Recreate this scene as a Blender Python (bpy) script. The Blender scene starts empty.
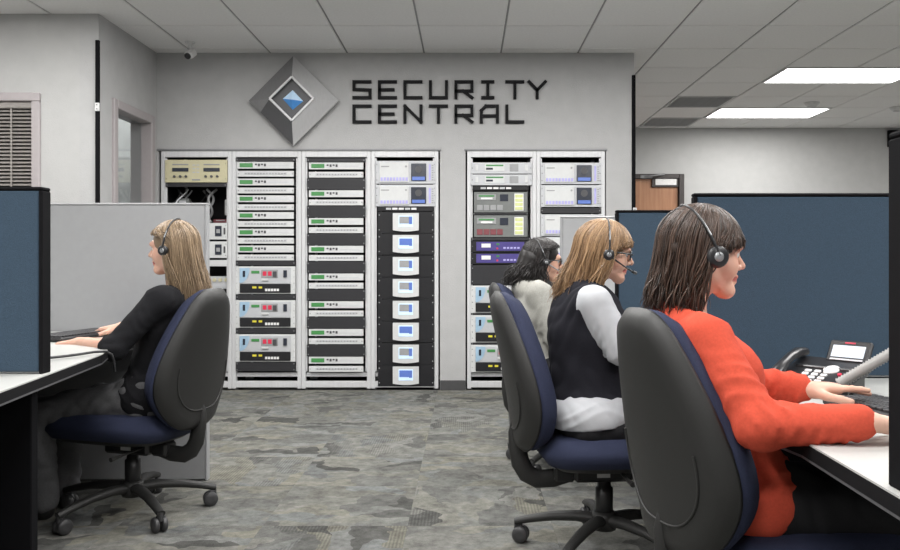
import bpy, bmesh, math, random
import numpy as np
from mathutils import Vector, Matrix, Euler

# ------------------------------------------------------------------ camera, light, exposure
scene = bpy.context.scene
COL = scene.collection
F = 820.0                      # focal length in pixels of the 900x550 frame
CAMZ = 1.11
cam_d = bpy.data.cameras.new('camera')
cam_d.sensor_width = 36.0
cam_d.lens = F / 900.0 * 36.0
cam_d.shift_x = -17.0 / 900.0
cam_d.shift_y = -13.0 / 900.0
cam_d.clip_start = 0.05
cam = bpy.data.objects.new('camera', cam_d)
cam.location = (0, 0, CAMZ)
cam.rotation_euler = (math.pi / 2, 0, 0)
COL.objects.link(cam)
scene.camera = cam

world = bpy.data.worlds.new('world')
scene.world = world
world.use_nodes = True
bg = world.node_tree.nodes['Background']
bg.inputs[0].default_value = (0.80, 0.82, 0.85, 1)
bg.inputs[1].default_value = 0.25

scene.view_settings.view_transform = 'Standard'
scene.view_settings.look = 'None'
scene.view_settings.gamma = 1.0
scene.view_settings.use_curve_mapping = False
scene.view_settings.exposure = 0.10
scene.cycles.use_denoising = True
scene.cycles.max_bounces = 8
scene.cycles.diffuse_bounces = 5
scene.cycles.sample_clamp_indirect = 4.0

CEIL = 2.923
LAMP_POWER = 38.0              # watts of each ceiling lamp
LAMP_COL = (1.0, 0.985, 0.965)

# ------------------------------------------------------------------ helpers
R = math.radians

def W(px, py, Y):
    """point at depth Y seen at a picture position"""
    return Vector(((px - 467.0) * Y / F, Y, CAMZ + (262.0 - py) * Y / F))

def tag(o, label=None, cat=None, group=None, kind=None):
    if label: o['label'] = label
    if cat: o['category'] = cat
    if group: o['group'] = group
    if kind: o['kind'] = kind
    return o

def empty(name, loc=(0, 0, 0), rz=0.0, label=None, cat=None, group=None, parent=None):
    o = bpy.data.objects.new(name, None)
    o.empty_display_size = 0.1
    COL.objects.link(o)
    o.location = loc
    o.rotation_euler = (0, 0, rz)
    if parent: o.parent = parent
    return tag(o, label, cat, group)

def copy_tree(o, parent=None):
    c = o.copy()
    COL.objects.link(c)
    c.parent = parent
    for ch in list(o.children):
        copy_tree(ch, c)
    return c

class MB:
    """collects polygons, builds ONE mesh object"""
    def __init__(self):
        self.v = []; self.f = []; self.m = []; self.s = []
    def add(self, verts, faces, mi=0, smooth=False):
        b = len(self.v)
        self.v.extend([tuple(p) for p in verts])
        for f in faces:
            self.f.append(tuple(b + i for i in f)); self.m.append(mi); self.s.append(smooth)
        return self
    def box(self, x0, x1, y0, y1, z0, z1, b=0.0, mi=0, M=None):
        c = ((x0 + x1) / 2, (y0 + y1) / 2, (z0 + z1) / 2)
        h = (abs(x1 - x0) / 2, abs(y1 - y0) / 2, abs(z1 - z0) / 2)
        b = min(b, min(h) * 0.95)
        vs = []; fs = []
        if b <= 0:
            for sx in (-1, 1):
                for sy in (-1, 1):
                    for sz in (-1, 1):
                        vs.append(Vector((c[0] + sx * h[0], c[1] + sy * h[1], c[2] + sz * h[2])))
            fs = [(0, 1, 3, 2), (4, 6, 7, 5), (0, 4, 5, 1), (2, 3, 7, 6), (0, 2, 6, 4), (1, 5, 7, 3)]
        else:
            idx = {}
            for sx in (-1, 1):
                for sy in (-1, 1):
                    for sz in (-1, 1):
                        s = (sx, sy, sz)
                        for a in range(3):
                            p = [c[i] + s[i] * (h[i] if i == a else h[i] - b) for i in range(3)]
                            idx[(s, a)] = len(vs); vs.append(Vector(p))
            def sg(a, sa, b_, sb, c_, sc):
                t = [0, 0, 0]; t[a] = sa; t[b_] = sb; t[c_] = sc
                return tuple(t)
            for a in range(3):
                p, q = (a + 1) % 3, (a + 2) % 3
                for sa in (-1, 1):
                    ring = [(-1, -1), (1, -1), (1, 1), (-1, 1)]
                    f = [idx[(sg(a, sa, p, u, q, w), a)] for u, w in ring]
                    fs.append(tuple(f if sa > 0 else f[::-1]))
                for sa in (-1, 1):
                    for sp in (-1, 1):
                        f = [idx[(sg(a, sa, p, sp, q, -1), a)], idx[(sg(a, sa, p, sp, q, 1), a)],
                             idx[(sg(a, sa, p, sp, q, 1), p)], idx[(sg(a, sa, p, sp, q, -1), p)]]
                        fs.append(tuple(f if sa * sp < 0 else f[::-1]))
            for sx in (-1, 1):
                for sy in (-1, 1):
                    for sz in (-1, 1):
                        s = (sx, sy, sz)
                        f = [idx[(s, 0)], idx[(s, 1)], idx[(s, 2)]]
                        fs.append(tuple(f if sx * sy * sz > 0 else f[::-1]))
        if M is not None: vs = [M @ p for p in vs]
        return self.add(vs, fs, mi)
    def prism(self, poly, z0, z1, mi=0, M=None, smooth=False):
        """poly: ccw list of (x, y), extruded in z"""
        n = len(poly)
        vs = [Vector((p[0], p[1], z0)) for p in poly] + [Vector((p[0], p[1], z1)) for p in poly]
        if M is not None: vs = [M @ p for p in vs]
        fs = [tuple(range(n - 1, -1, -1)), tuple(range(n, 2 * n))]
        self.add(vs, fs, mi)
        self.add(vs, [(i, (i + 1) % n, n + (i + 1) % n, n + i) for i in range(n)], mi, smooth)
        return self
    def tube(self, pts, rad, n=10, mi=0, smooth=True, flat=1.0, up=None):
        pts = [Vector(p) for p in pts]
        if not hasattr(rad, '__len__'): rad = [rad] * len(pts)
        vs = []; fs = []
        ref = Vector(up) if up is not None else None
        for i, p in enumerate(pts):
            t = (pts[min(i + 1, len(pts) - 1)] - pts[max(i - 1, 0)]).normalized()
            if ref is None:
                ref = Vector((0, 0, 1)) if abs(t.z) < 0.9 else Vector((1, 0, 0))
            a = t.cross(ref)
            if a.length < 1e-6: a = t.orthogonal()
            a.normalize(); b = a.cross(t).normalized()
            if up is None: ref = b
            for k in range(n):
                w = 2 * math.pi * k / n
                vs.append(p + a * (math.cos(w) * rad[i]) + b * (math.sin(w) * rad[i] * flat))
        for i in range(len(pts) - 1):
            for k in range(n):
                fs.append((i * n + k, i * n + (k + 1) % n, (i + 1) * n + (k + 1) % n, (i + 1) * n + k))
        self.add(vs, fs, mi, smooth)
        L = (len(pts) - 1) * n
        self.add(vs, [tuple(range(n - 1, -1, -1)), tuple(range(L, L + n))], mi, False)
        return self
    def cyl(self, p0, p1, r0, r1=None, n=20, mi=0, smooth=True):
        return self.tube([p0, p1], [r0, r0 if r1 is None else r1], n, mi, smooth)
    def lathe(self, prof, n=24, mi=0, M=None, smooth=True):
        """prof: list of (r, z)"""
        vs = []; fs = []
        for r, z in prof:
            for k in range(n):
                w = 2 * math.pi * k / n
                p = Vector((r * math.cos(w), r * math.sin(w), z))
                vs.append(M @ p if M is not None else p)
        for i in range(len(prof) - 1):
            for k in range(n):
                fs.append((i * n + k, i * n + (k + 1) % n, (i + 1) * n + (k + 1) % n, (i + 1) * n + k))
        self.add(vs, fs, mi, smooth)
        self.add(vs, [tuple(range(n - 1, -1, -1)), tuple(range((len(prof) - 1) * n, len(prof) * n))], mi)
        return self
    def mesh(self, name, mats):
        me = bpy.data.meshes.new(name)
        me.from_pydata(self.v, [], self.f)
        if not isinstance(mats, (list, tuple)): mats = [mats]
        for m in mats: me.materials.append(m)
        me.polygons.foreach_set('material_index', self.m)
        me.polygons.foreach_set('use_smooth', self.s)
        bm = bmesh.new(); bm.from_mesh(me)
        bmesh.ops.recalc_face_normals(bm, faces=bm.faces)
        bm.to_mesh(me); bm.free()
        me.update()
        return me
    def build(self, name, mats, parent=None):
        o = bpy.data.objects.new(name, self.mesh(name, mats))
        COL.objects.link(o)
        if parent: o.parent = parent
        return o

# ------------------------------------------------------------------ materials
def new_mat(name):
    m = bpy.data.materials.new(name)
    m.use_nodes = True
    return m, m.node_tree, m.node_tree.nodes['Principled BSDF']

def mat(name, col, rough=0.5, metal=0.0, var=0.06, scale=30.0, bump=0.0, bscale=None,
        spec=0.5, stretch=None, emit=0.0, emit_col=None, rand=0.0):
    m, nt, b = new_mat(name)
    N = nt.nodes; L = nt.links
    tc = N.new('ShaderNodeTexCoord')
    src = tc.outputs['Object']
    if stretch:
        mp = N.new('ShaderNodeMapping'); mp.inputs['Scale'].default_value = stretch
        L.new(src, mp.inputs['Vector']); src = mp.outputs['Vector']
    nz = N.new('ShaderNodeTexNoise'); nz.inputs['Scale'].default_value = scale
    nz.inputs['Detail'].default_value = 4.0
    L.new(src, nz.inputs['Vector'])
    mr = N.new('ShaderNodeMapRange')
    mr.inputs['From Min'].default_value = 0.3; mr.inputs['From Max'].default_value = 0.7
    mr.inputs['To Min'].default_value = 1 - var; mr.inputs['To Max'].default_value = 1 + var
    L.new(nz.outputs['Fac'], mr.inputs['Value'])
    mul = N.new('ShaderNodeVectorMath'); mul.operation = 'SCALE'
    mul.inputs[0].default_value = col[:3]
    L.new(mr.outputs['Result'], mul.inputs['Scale'])
    out = mul.outputs[0]
    if rand:
        oi = N.new('ShaderNodeObjectInfo')
        mr2 = N.new('ShaderNodeMapRange')
        mr2.inputs['To Min'].default_value = 1 - rand; mr2.inputs['To Max'].default_value = 1 + rand
        L.new(oi.outputs['Random'], mr2.inputs['Value'])
        m2 = N.new('ShaderNodeVectorMath'); m2.operation = 'SCALE'
        L.new(out, m2.inputs[0]); L.new(mr2.outputs['Result'], m2.inputs['Scale'])
        out = m2.outputs[0]
    L.new(out, b.inputs['Base Color'])
    b.inputs['Roughness'].default_value = rough
    b.inputs['Metallic'].default_value = metal
    b.inputs['Specular IOR Level'].default_value = spec
    if bump:
        bn = N.new('ShaderNodeTexNoise'); bn.inputs['Scale'].default_value = bscale or scale * 4
        bn.inputs['Detail'].default_value = 3.0
        L.new(src, bn.inputs['Vector'])
        bp = N.new('ShaderNodeBump'); bp.inputs['Strength'].default_value = bump
        bp.inputs['Distance'].default_value = 0.01
        L.new(bn.outputs['Fac'], bp.inputs['Height'])
        L.new(bp.outputs['Normal'], b.inputs['Normal'])
    if emit:
        b.inputs['Emission Color'].default_value = (*(emit_col or col)[:3], 1)
        b.inputs['Emission Strength'].default_value = emit
    return m

def carpet_mat():
    m, nt, b = new_mat('carpet')
    N = nt.nodes; L = nt.links
    tc = N.new('ShaderNodeTexCoord'); oi = N.new('ShaderNodeObjectInfo')
    off = N.new('ShaderNodeVectorMath'); off.operation = 'SCALE'
    off.inputs[0].default_value = (37.0, 61.0, 13.0)
    L.new(oi.outputs['Random'], off.inputs['Scale'])
    ad = N.new('ShaderNodeVectorMath'); ad.operation = 'ADD'
    L.new(tc.outputs['Object'], ad.inputs[0]); L.new(off.outputs[0], ad.inputs[1])
    # warp
    wn = N.new('ShaderNodeTexNoise'); wn.inputs['Scale'].default_value = 5.0; wn.inputs['Detail'].default_value = 2.0
    L.new(ad.outputs[0], wn.inputs['Vector'])
    ws = N.new('ShaderNodeVectorMath'); ws.operation = 'SCALE'; ws.inputs['Scale'].default_value = 0.42
    L.new(wn.outputs['Color'], ws.inputs[0])
    wa = N.new('ShaderNodeVectorMath'); wa.operation = 'ADD'
    L.new(ad.outputs[0], wa.inputs[0]); L.new(ws.outputs[0], wa.inputs[1])
    mp = N.new('ShaderNodeMapping'); mp.inputs['Scale'].default_value = (2.2, 5.6, 1.0)
    mp.inputs['Rotation'].default_value = (0, 0, 0.25)
    L.new(wa.outputs[0], mp.inputs['Vector'])
    vo = N.new('ShaderNodeTexVoronoi'); vo.voronoi_dimensions = '2D'; vo.inputs['Scale'].default_value = 1.7
    L.new(mp.outputs['Vector'], vo.inputs['Vector'])
    sep = N.new('ShaderNodeSeparateColor'); L.new(vo.outputs['Color'], sep.inputs[0])
    cr = N.new('ShaderNodeValToRGB'); el = cr.color_ramp.elements
    el[0].position = 0.0; el[0].color = (0.085, 0.085, 0.080, 1)
    el[1].position = 1.0; el[1].color = (0.225, 0.220, 0.200, 1)
    for p, c in ((0.12, (0.145, 0.146, 0.138, 1)), (0.35, (0.19, 0.19, 0.175, 1)), (0.6, (0.205, 0.198, 0.165, 1)),
                 (0.8, (0.175, 0.182, 0.18, 1))):
        e = el.new(p); e.color = c
    cr.color_ramp.interpolation = 'LINEAR'
    L.new(sep.outputs[0], cr.inputs['Fac'])
    # soft blotches and fine pile
    fn = N.new('ShaderNodeTexNoise'); fn.inputs['Scale'].default_value = 13.0; fn.inputs['Detail'].default_value = 8.0
    fn.inputs['Roughness'].default_value = 0.75
    L.new(ad.outputs[0], fn.inputs['Vector'])
    mr = N.new('ShaderNodeMapRange'); mr.inputs['From Min'].default_value = 0.3; mr.inputs['From Max'].default_value = 0.7
    mr.inputs['To Min'].default_value = 0.40; mr.inputs['To Max'].default_value = 1.16
    L.new(fn.outputs['Fac'], mr.inputs['Value'])
    # woven ribs, one direction per tile
    wv = N.new('ShaderNodeTexWave'); wv.bands_direction = 'Y'; wv.inputs['Scale'].default_value = 22.0
    wv.inputs['Distortion'].default_value = 0.6
    L.new(tc.outputs['Object'], wv.inputs['Vector'])
    gt = N.new('ShaderNodeMath'); gt.operation = 'GREATER_THAN'; gt.inputs[1].default_value = 0.72
    L.new(sep.outputs[1], gt.inputs[0])
    rib = N.new('ShaderNodeMath'); rib.operation = 'MULTIPLY'
    L.new(wv.outputs['Fac'], rib.inputs[0]); L.new(gt.outputs[0], rib.inputs[1])
    rr = N.new('ShaderNodeMapRange'); rr.inputs['To Min'].default_value = 1.0; rr.inputs['To Max'].default_value = 0.72
    L.new(rib.outputs[0], rr.inputs['Value'])
    mm = N.new('ShaderNodeMath'); mm.operation = 'MULTIPLY'
    L.new(mr.outputs['Result'], mm.inputs[0]); L.new(rr.outputs['Result'], mm.inputs[1])
    sc = N.new('ShaderNodeVectorMath'); sc.operation = 'SCALE'
    L.new(cr.outputs['Color'], sc.inputs[0]); L.new(mm.outputs[0], sc.inputs['Scale'])
    L.new(sc.outputs[0], b.inputs['Base Color'])
    b.inputs['Roughness'].default_value = 0.95
    b.inputs['Specular IOR Level'].default_value = 0.15
    bn = N.new('ShaderNodeTexNoise'); bn.inputs['Scale'].default_value = 220.0
    L.new(ad.outputs[0], bn.inputs['Vector'])
    bp = N.new('ShaderNodeBump'); bp.inputs['Strength'].default_value = 0.5; bp.inputs['Distance'].default_value = 0.006
    L.new(bn.outputs['Fac'], bp.inputs['Height']); L.new(bp.outputs['Normal'], b.inputs['Normal'])
    return m

def wood_mat(name, c0, c1):
    m, nt, b = new_mat(name)
    N = nt.nodes; L = nt.links
    tc = N.new('ShaderNodeTexCoord'); mp = N.new('ShaderNodeMapping')
    mp.inputs['Scale'].default_value = (14, 14, 1.2)
    L.new(tc.outputs['Object'], mp.inputs['Vector'])
    nz = N.new('ShaderNodeTexNoise'); nz.inputs['Scale'].default_value = 2.0; nz.inputs['Detail'].default_value = 6
    L.new(mp.outputs['Vector'], nz.inputs['Vector'])
    cr = N.new('ShaderNodeValToRGB')
    cr.color_ramp.elements[0].color = (*c0, 1); cr.color_ramp.elements[1].color = (*c1, 1)
    cr.color_ramp.elements[0].position = 0.3; cr.color_ramp.elements[1].position = 0.7
    L.new(nz.outputs['Fac'], cr.inputs['Fac']); L.new(cr.outputs['Color'], b.inputs['Base Color'])
    b.inputs['Roughness'].default_value = 0.45
    return m

def glass_mat(name, tint=(0.9, 0.93, 0.93), alpha=0.12):
    m, nt, b = new_mat(name)
    N = nt.nodes; L = nt.links
    tr = N.new('ShaderNodeBsdfTransparent'); tr.inputs[0].default_value = (*tint, 1)
    gl = N.new('ShaderNodeBsdfGlossy'); gl.inputs['Roughness'].default_value = 0.03
    nz = N.new('ShaderNodeTexNoise'); nz.inputs['Scale'].default_value = 3.0
    mr = N.new('ShaderNodeMapRange'); mr.inputs['To Min'].default_value = alpha * 0.8; mr.inputs['To Max'].default_value = alpha * 1.2
    L.new(nz.outputs['Fac'], mr.inputs['Value'])
    mx = N.new('ShaderNodeMixShader'); L.new(mr.outputs['Result'], mx.inputs[0])
    L.new(tr.outputs[0], mx.inputs[1]); L.new(gl.outputs[0], mx.inputs[2])
    L.new(mx.outputs[0], N['Material Output'].inputs['Surface'])
    return m

def hair_mat(name, dark, light, rough=0.38):
    m, nt, b = new_mat(name)
    N = nt.nodes; L = nt.links
    at = N.new('ShaderNodeAttribute'); at.attribute_name = 'tint'
    cr = N.new('ShaderNodeValToRGB')
    cr.color_ramp.elements[0].color = (*dark, 1); cr.color_ramp.elements[1].color = (*light, 1)
    L.new(at.outputs['Fac'], cr.inputs['Fac'])
    L.new(cr.outputs['Color'], b.inputs['Base Color'])
    b.inputs['Roughness'].default_value = rough
    b.inputs['Specular IOR Level'].default_value = 0.45
    return m

def skin_mat(name, col, blush=(0.60, 0.24, 0.18)):
    m, nt, b = new_mat(name)
    N = nt.nodes; L = nt.links
    tc = N.new('ShaderNodeTexCoord')
    nz = N.new('ShaderNodeTexNoise'); nz.inputs['Scale'].default_value = 14.0; nz.inputs['Detail'].default_value = 5
    L.new(tc.outputs['Object'], nz.inputs['Vector'])
    cr = N.new('ShaderNodeValToRGB')
    cr.color_ramp.elements[0].color = (*col, 1); cr.color_ramp.elements[0].position = 0.42
    cr.color_ramp.elements[1].color = (*[0.6 * a + 0.4 * c for a, c in zip(col, blush)], 1); cr.color_ramp.elements[1].position = 0.85
    L.new(nz.outputs['Fac'], cr.inputs['Fac']); L.new(cr.outputs['Color'], b.inputs['Base Color'])
    b.inputs['Roughness'].default_value = 0.5
    b.inputs['Subsurface Weight'].default_value = 0.12
    b.inputs['Subsurface Radius'].default_value = (0.02, 0.008, 0.005)
    return m

def stripe_mat(name, c0, c1, scale=160.0, rough=0.9):
    m, nt, b = new_mat(name)
    N = nt.nodes; L = nt.links
    tc = N.new('ShaderNodeTexCoord')
    wv = N.new('ShaderNodeTexWave'); wv.bands_direction = 'X'; wv.inputs['Scale'].default_value = scale / 6.28
    wv.inputs['Distortion'].default_value = 0.8
    L.new(tc.outputs['Object'], wv.inputs['Vector'])
    cr = N.new('ShaderNodeValToRGB')
    cr.color_ramp.elements[0].color = (*c0, 1); cr.color_ramp.elements[1].color = (*c1, 1)
    cr.color_ramp.elements[1].position = 0.5
    L.new(wv.outputs['Fac'], cr.inputs['Fac']); L.new(cr.outputs['Color'], b.inputs['Base Color'])
    b.inputs['Roughness'].default_value = rough
    return m

M = {}
M['wall'] = mat('wall_paint', (0.42, 0.42, 0.42), 0.85, var=0.035, scale=9, bump=0.25, bscale=120)
M['wall_light'] = mat('wall_paint_light', (0.43, 0.43, 0.425), 0.85, var=0.03, scale=9, bump=0.2, bscale=120)
M['ceil'] = mat('ceiling_tile', (0.84, 0.835, 0.83), 0.95, var=0.03, scale=60, bump=0.35, bscale=260, rand=0.015)
M['tbar'] = mat('ceiling_grid', (0.34, 0.34, 0.34), 0.6, var=0.03)
M['carpet'] = carpet_mat()
M['base'] = mat('rubber_baseboard', (0.06, 0.06, 0.062), 0.55)
M['trim_black'] = mat('black_trim', (0.007, 0.007, 0.008), 0.85, spec=0.08)
M['frame_paint'] = mat('door_frame_paint', (0.36, 0.33, 0.335), 0.5, var=0.03)
M['alu'] = mat('brushed_aluminium', (0.60, 0.605, 0.615), 0.4, 0.1, var=0.05, scale=60, stretch=(1, 1, 0.05))
M['alu_dark'] = mat('grey_steel', (0.22, 0.225, 0.23), 0.45, 0.4)
M['rack_black'] = mat('rack_black', (0.014, 0.014, 0.016), 0.5, spec=0.3)
M['blank'] = mat('blank_panel_charcoal', (0.026, 0.026, 0.029), 0.5, spec=0.35)
M['unit_white'] = mat('unit_white', (0.60, 0.61, 0.61), 0.4, var=0.03)
M['unit_silver'] = mat('unit_silver', (0.50, 0.51, 0.53), 0.4, 0.1, var=0.03)
M['unit_cream'] = mat('unit_cream', (0.56, 0.52, 0.34), 0.5, var=0.04)
M['unit_grey'] = mat('unit_grey', (0.16, 0.17, 0.165), 0.5)
M['unit_mid'] = mat('unit_mid_grey', (0.30, 0.305, 0.31), 0.5)
M['lcd_green'] = mat('green_display', (0.05, 0.20, 0.06), 0.3, emit=0.12, emit_col=(0.10, 0.42, 0.12))
M['lcd_dark'] = mat('dark_display', (0.03, 0.035, 0.05), 0.2)
M['lcd_blue'] = mat('blue_display', (0.09, 0.15, 0.42), 0.25, emit=0.22, emit_col=(0.14, 0.24, 0.70))
M['lcd_pale'] = mat('pale_display', (0.55, 0.70, 0.85), 0.25, emit=0.35, emit_col=(0.55, 0.72, 0.9))
M['violet'] = mat('violet_panel', (0.055, 0.042, 0.18), 0.4, emit=0.06, emit_col=(0.20, 0.14, 0.65))
M['lilac'] = mat('lilac_leds', (0.42, 0.40, 0.72), 0.4)
M['yellow'] = mat('pale_yellow_label', (0.62, 0.66, 0.30), 0.5)
M['red_led'] = mat('red_leds', (0.42, 0.02, 0.05), 0.4, emit=0.25, emit_col=(0.9, 0.04, 0.10))
M['maroon'] = mat('maroon_buttons', (0.20, 0.05, 0.06), 0.5)
M['pale_blue'] = mat('pale_blue_plastic', (0.33, 0.48, 0.62), 0.45)
M['mark_dark'] = mat('dark_marks', (0.06, 0.06, 0.065), 0.5)
M['mark_white'] = mat('white_marks', (0.75, 0.75, 0.75), 0.5)
M['mark_yellow'] = mat('yellow_marks', (0.70, 0.62, 0.05), 0.5)
M['letter'] = mat('black_lettering', (0.012, 0.012, 0.013), 0.75, spec=0.15)
M['emblem_a'] = mat('emblem_metal_lit', (0.40, 0.40, 0.405), 0.45, 0.25, var=0.04, scale=80, stretch=(1, 1, 0.05))  # one metal in three greys: each slope's light is put into its colour
M['emblem_b'] = mat('emblem_metal_shaded', (0.085, 0.085, 0.09), 0.45, 0.25, var=0.04, scale=80, stretch=(1, 1, 0.05))
M['emblem_c'] = mat('emblem_metal_half_lit', (0.20, 0.20, 0.205), 0.45, 0.25, var=0.04, scale=80, stretch=(1, 1, 0.05))
M['emblem_rim'] = mat('emblem_rim', (0.75, 0.75, 0.76), 0.35, 0.2)
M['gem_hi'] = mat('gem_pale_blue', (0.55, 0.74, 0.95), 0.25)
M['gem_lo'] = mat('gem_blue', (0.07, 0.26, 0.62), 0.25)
M['blue_fabric'] = mat('partition_blue_fabric', (0.041, 0.066, 0.097), 0.9, var=0.10, scale=260, bump=0.3, bscale=500, spec=0.2)
M['grey_lam'] = mat('partition_grey', (0.33, 0.335, 0.345), 0.6, var=0.02)
M['desk_top'] = mat('desk_laminate', (0.46, 0.465, 0.45), 0.42, var=0.03, scale=120)
M['desk_edge'] = mat('desk_edge_black', (0.008, 0.008, 0.009), 0.8, spec=0.12)
M['desk_black'] = mat('desk_black_panel', (0.004, 0.004, 0.005), 0.8, spec=0.1)
M['desk_line'] = mat('desk_grey_line', (0.09, 0.09, 0.095), 0.4)
M['chair_fabric'] = mat('chair_navy_fabric', (0.028, 0.034, 0.068), 0.85, var=0.14, scale=320, bump=0.3, bscale=600, spec=0.25)
M['chair_plastic'] = mat('chair_black_plastic', (0.020, 0.020, 0.0195), 0.5, var=0.08, scale=200, bump=0.12, bscale=900)
M['chair_metal'] = mat('chair_dark_metal', (0.03, 0.03, 0.031), 0.35, 0.3)
M['caster'] = mat('caster_nylon', (0.04, 0.04, 0.042), 0.45)
M['sticker'] = mat('white_sticker', (0.55, 0.55, 0.55), 0.5)
M['plastic_black'] = mat('gloss_black_plastic', (0.02, 0.02, 0.022), 0.3)
M['key'] = mat('black_keys', (0.03, 0.03, 0.033), 0.45)
M['key_white'] = mat('white_buttons', (0.70, 0.70, 0.70), 0.4)
M['phone_screen'] = mat('phone_screen', (0.55, 0.62, 0.72), 0.2, emit=0.35, emit_col=(0.7, 0.78, 0.9))
M['ribbed'] = mat('ribbed_grey', (0.33, 0.33, 0.32), 0.5)
M['mousepad'] = mat('blue_mouse_pad', (0.02, 0.035, 0.13), 0.7)
M['wood'] = wood_mat('door_wood', (0.30, 0.135, 0.065), (0.40, 0.20, 0.105))
M['brown'] = mat('dark_brown_frame', (0.035, 0.028, 0.026), 0.45)
M['paper'] = mat('white_paper', (0.72, 0.72, 0.71), 0.7, emit=0.0)
M['red_dark'] = mat('dark_red_sign', (0.17, 0.012, 0.03), 0.5)
M['blind'] = mat('blind_slats', (0.27, 0.25, 0.235), 0.55)
M['blind_dark'] = mat('dark_backing', (0.05, 0.045, 0.042), 0.7)
M['lamp_white'] = mat('lamp_frame_white', (0.7, 0.7, 0.7), 0.5)
M['diffuser'] = mat('lamp_diffuser', (0.9, 0.9, 0.9), 0.5, var=0.01, emit=6.0, emit_col=LAMP_COL)
M['vent'] = mat('vent_grey', (0.55, 0.55, 0.555), 0.6)
M['cctv'] = mat('cctv_white', (0.62, 0.62, 0.62), 0.4)
M['glass'] = glass_mat('window_glass')
M['skin'] = skin_mat('skin_fair', (0.66, 0.40, 0.30))
M['skin2'] = skin_mat('skin_warm', (0.62, 0.37, 0.27))
M['lips'] = mat('lips', (0.46, 0.15, 0.13), 0.45)
M['eye'] = mat('eye_white', (0.7, 0.69, 0.67), 0.2)
M['iris'] = mat('iris', (0.05, 0.035, 0.025), 0.2)
M['red_shirt'] = mat('coral_red_jersey', (0.56, 0.080, 0.045), 0.9, var=0.07, scale=160, bump=0.15, bscale=700, spec=0.2)
M['black_knit'] = mat('black_knit', (0.014, 0.014, 0.016), 0.95, var=0.12, scale=160, bump=0.2, bscale=600, spec=0.15)
M['vest'] = mat('black_vest', (0.013, 0.013, 0.018), 0.9, var=0.12, scale=160, spec=0.2)
M['white_shirt'] = stripe_mat('white_striped_cotton', (0.30, 0.31, 0.34), (0.48, 0.49, 0.51), 1000.0)
M['hoodie'] = mat('grey_hoodie', (0.37, 0.365, 0.335), 0.95, var=0.10, scale=160, bump=0.2, bscale=600, spec=0.15)
M['grey_pants'] = mat('grey_trousers', (0.11, 0.11, 0.115), 0.9, var=0.10, scale=140, spec=0.2)
M['black_pants'] = mat('black_trousers', (0.016, 0.016, 0.018), 0.85, var=0.10, scale=140, spec=0.25)
M['shoe'] = mat('black_shoe', (0.015, 0.015, 0.015), 0.4)
M['headset'] = mat('headset_black', (0.018, 0.018, 0.02), 0.35)
M['headset_grey'] = mat('headset_grey', (0.30, 0.31, 0.32), 0.3, 0.4)

# ------------------------------------------------------------------ the room
YB = 7.11                       # wall with the racks
SB = F / YB
def rx(px): return (px - 467.0) / SB
def rz(py): return CAMZ + (262.0 - py) / SB
YL = 5.99                       # wall with the blinds
YF = 11.09                      # far wall
XL = -2.69                      # side wall with the glazed frame
XR = 1.448                      # free end of the rack wall
T = 0.668; TX0 = -0.373; TY0 = 7.63   # ceiling grid
X_MIN, X_MAX, Y_MIN = -4.6, 6.9, -3.4

def struct(o):
    o['kind'] = 'structure'
    return o

def holed(mb, us, zs, holes, place):
    us = sorted(set(us)); zs = sorted(set(zs))
    for i in range(len(us) - 1):
        for j in range(len(zs) - 1):
            cu = (us[i] + us[i + 1]) / 2; cz = (zs[j] + zs[j + 1]) / 2
            if any(h[0] < cu < h[1] and h[2] < cz < h[3] for h in holes): continue
            place(mb, us[i], us[i + 1], zs[j], zs[j + 1])

# floor with carpet tiles
fl = struct(MB().box(X_MIN, X_MAX, Y_MIN, YF + .1, -0.12, -0.006).build('floor', M['carpet']))
CT = 0.61
tile_me = MB().box(-CT / 2 + .0003, CT / 2 - .0003, -CT / 2 + .0003, CT / 2 - .0003, -0.006, 0.0, 0.0002).mesh('carpet_tile', M['carpet'])
rng = random.Random(5)
for i in range(8):
    for j in range(9):
        o = bpy.data.objects.new('carpet_tile', tile_me); COL.objects.link(o); o.parent = fl
        o.location = (-2.69 + CT * (i + .5), YB - CT * (j + .5), 0)
        o.rotation_euler = (0, 0, 0 if (i + j) % 3 else math.pi / 2)

# rack wall with its two openings
HA = (rx(158.5), rx(440), 0.0, rz(150.5)); HB = (rx(465.5), rx(606), 0.0, rz(150.5))
wb = MB()
holed(wb, [XL, HA[0], HA[1], HB[0], HB[1], XR], [0, HA[3], CEIL], [HA, HB],
      lambda m, a, b, c, d: m.box(a, b, YB, YB + .14, c, d))
wall_back = struct(wb.build('wall_back', M['wall']))
# dark closet behind the racks
cl = MB()
cl.box(XL, XR, YB + .95, YB + 1.05, 0, CEIL)
for x in (HA[0] - .06, HA[1] + .01, HB[0] - .06, HB[1] + .01): cl.box(x, x + .05, YB + .14, YB + .95, 0, rz(149))
cl.box(HA[0] - .06, HB[1] + .06, YB + .14, YB + .95, rz(149) , rz(149) + .04)
struct(cl.build('wall_closet', M['rack_black']))
# end of the rack wall running back
struct(MB().box(XR - .12, XR, YB + .14, YF, 0, CEIL).build('wall_return', M['wall']))
# thin dark trim drawing the shadow line over the openings
for k, h in enumerate((HA, HB)):
    struct(MB().box(h[0] - .01, h[1] + .01, YB - .012, YB + .02, h[3] - .004, h[3] + .014, .003).build('trim_%d' % (k + 1), M['alu_dark']))
# baseboard of the rack wall
bb = MB()
for a, b in ((HA[1], HB[0]), (HB[1], XR)):
    bb.box(a + .002, b - .002, YB - .014, YB, 0, .085, .004)
struct(bb.build('baseboard_back', M['base']))

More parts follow.
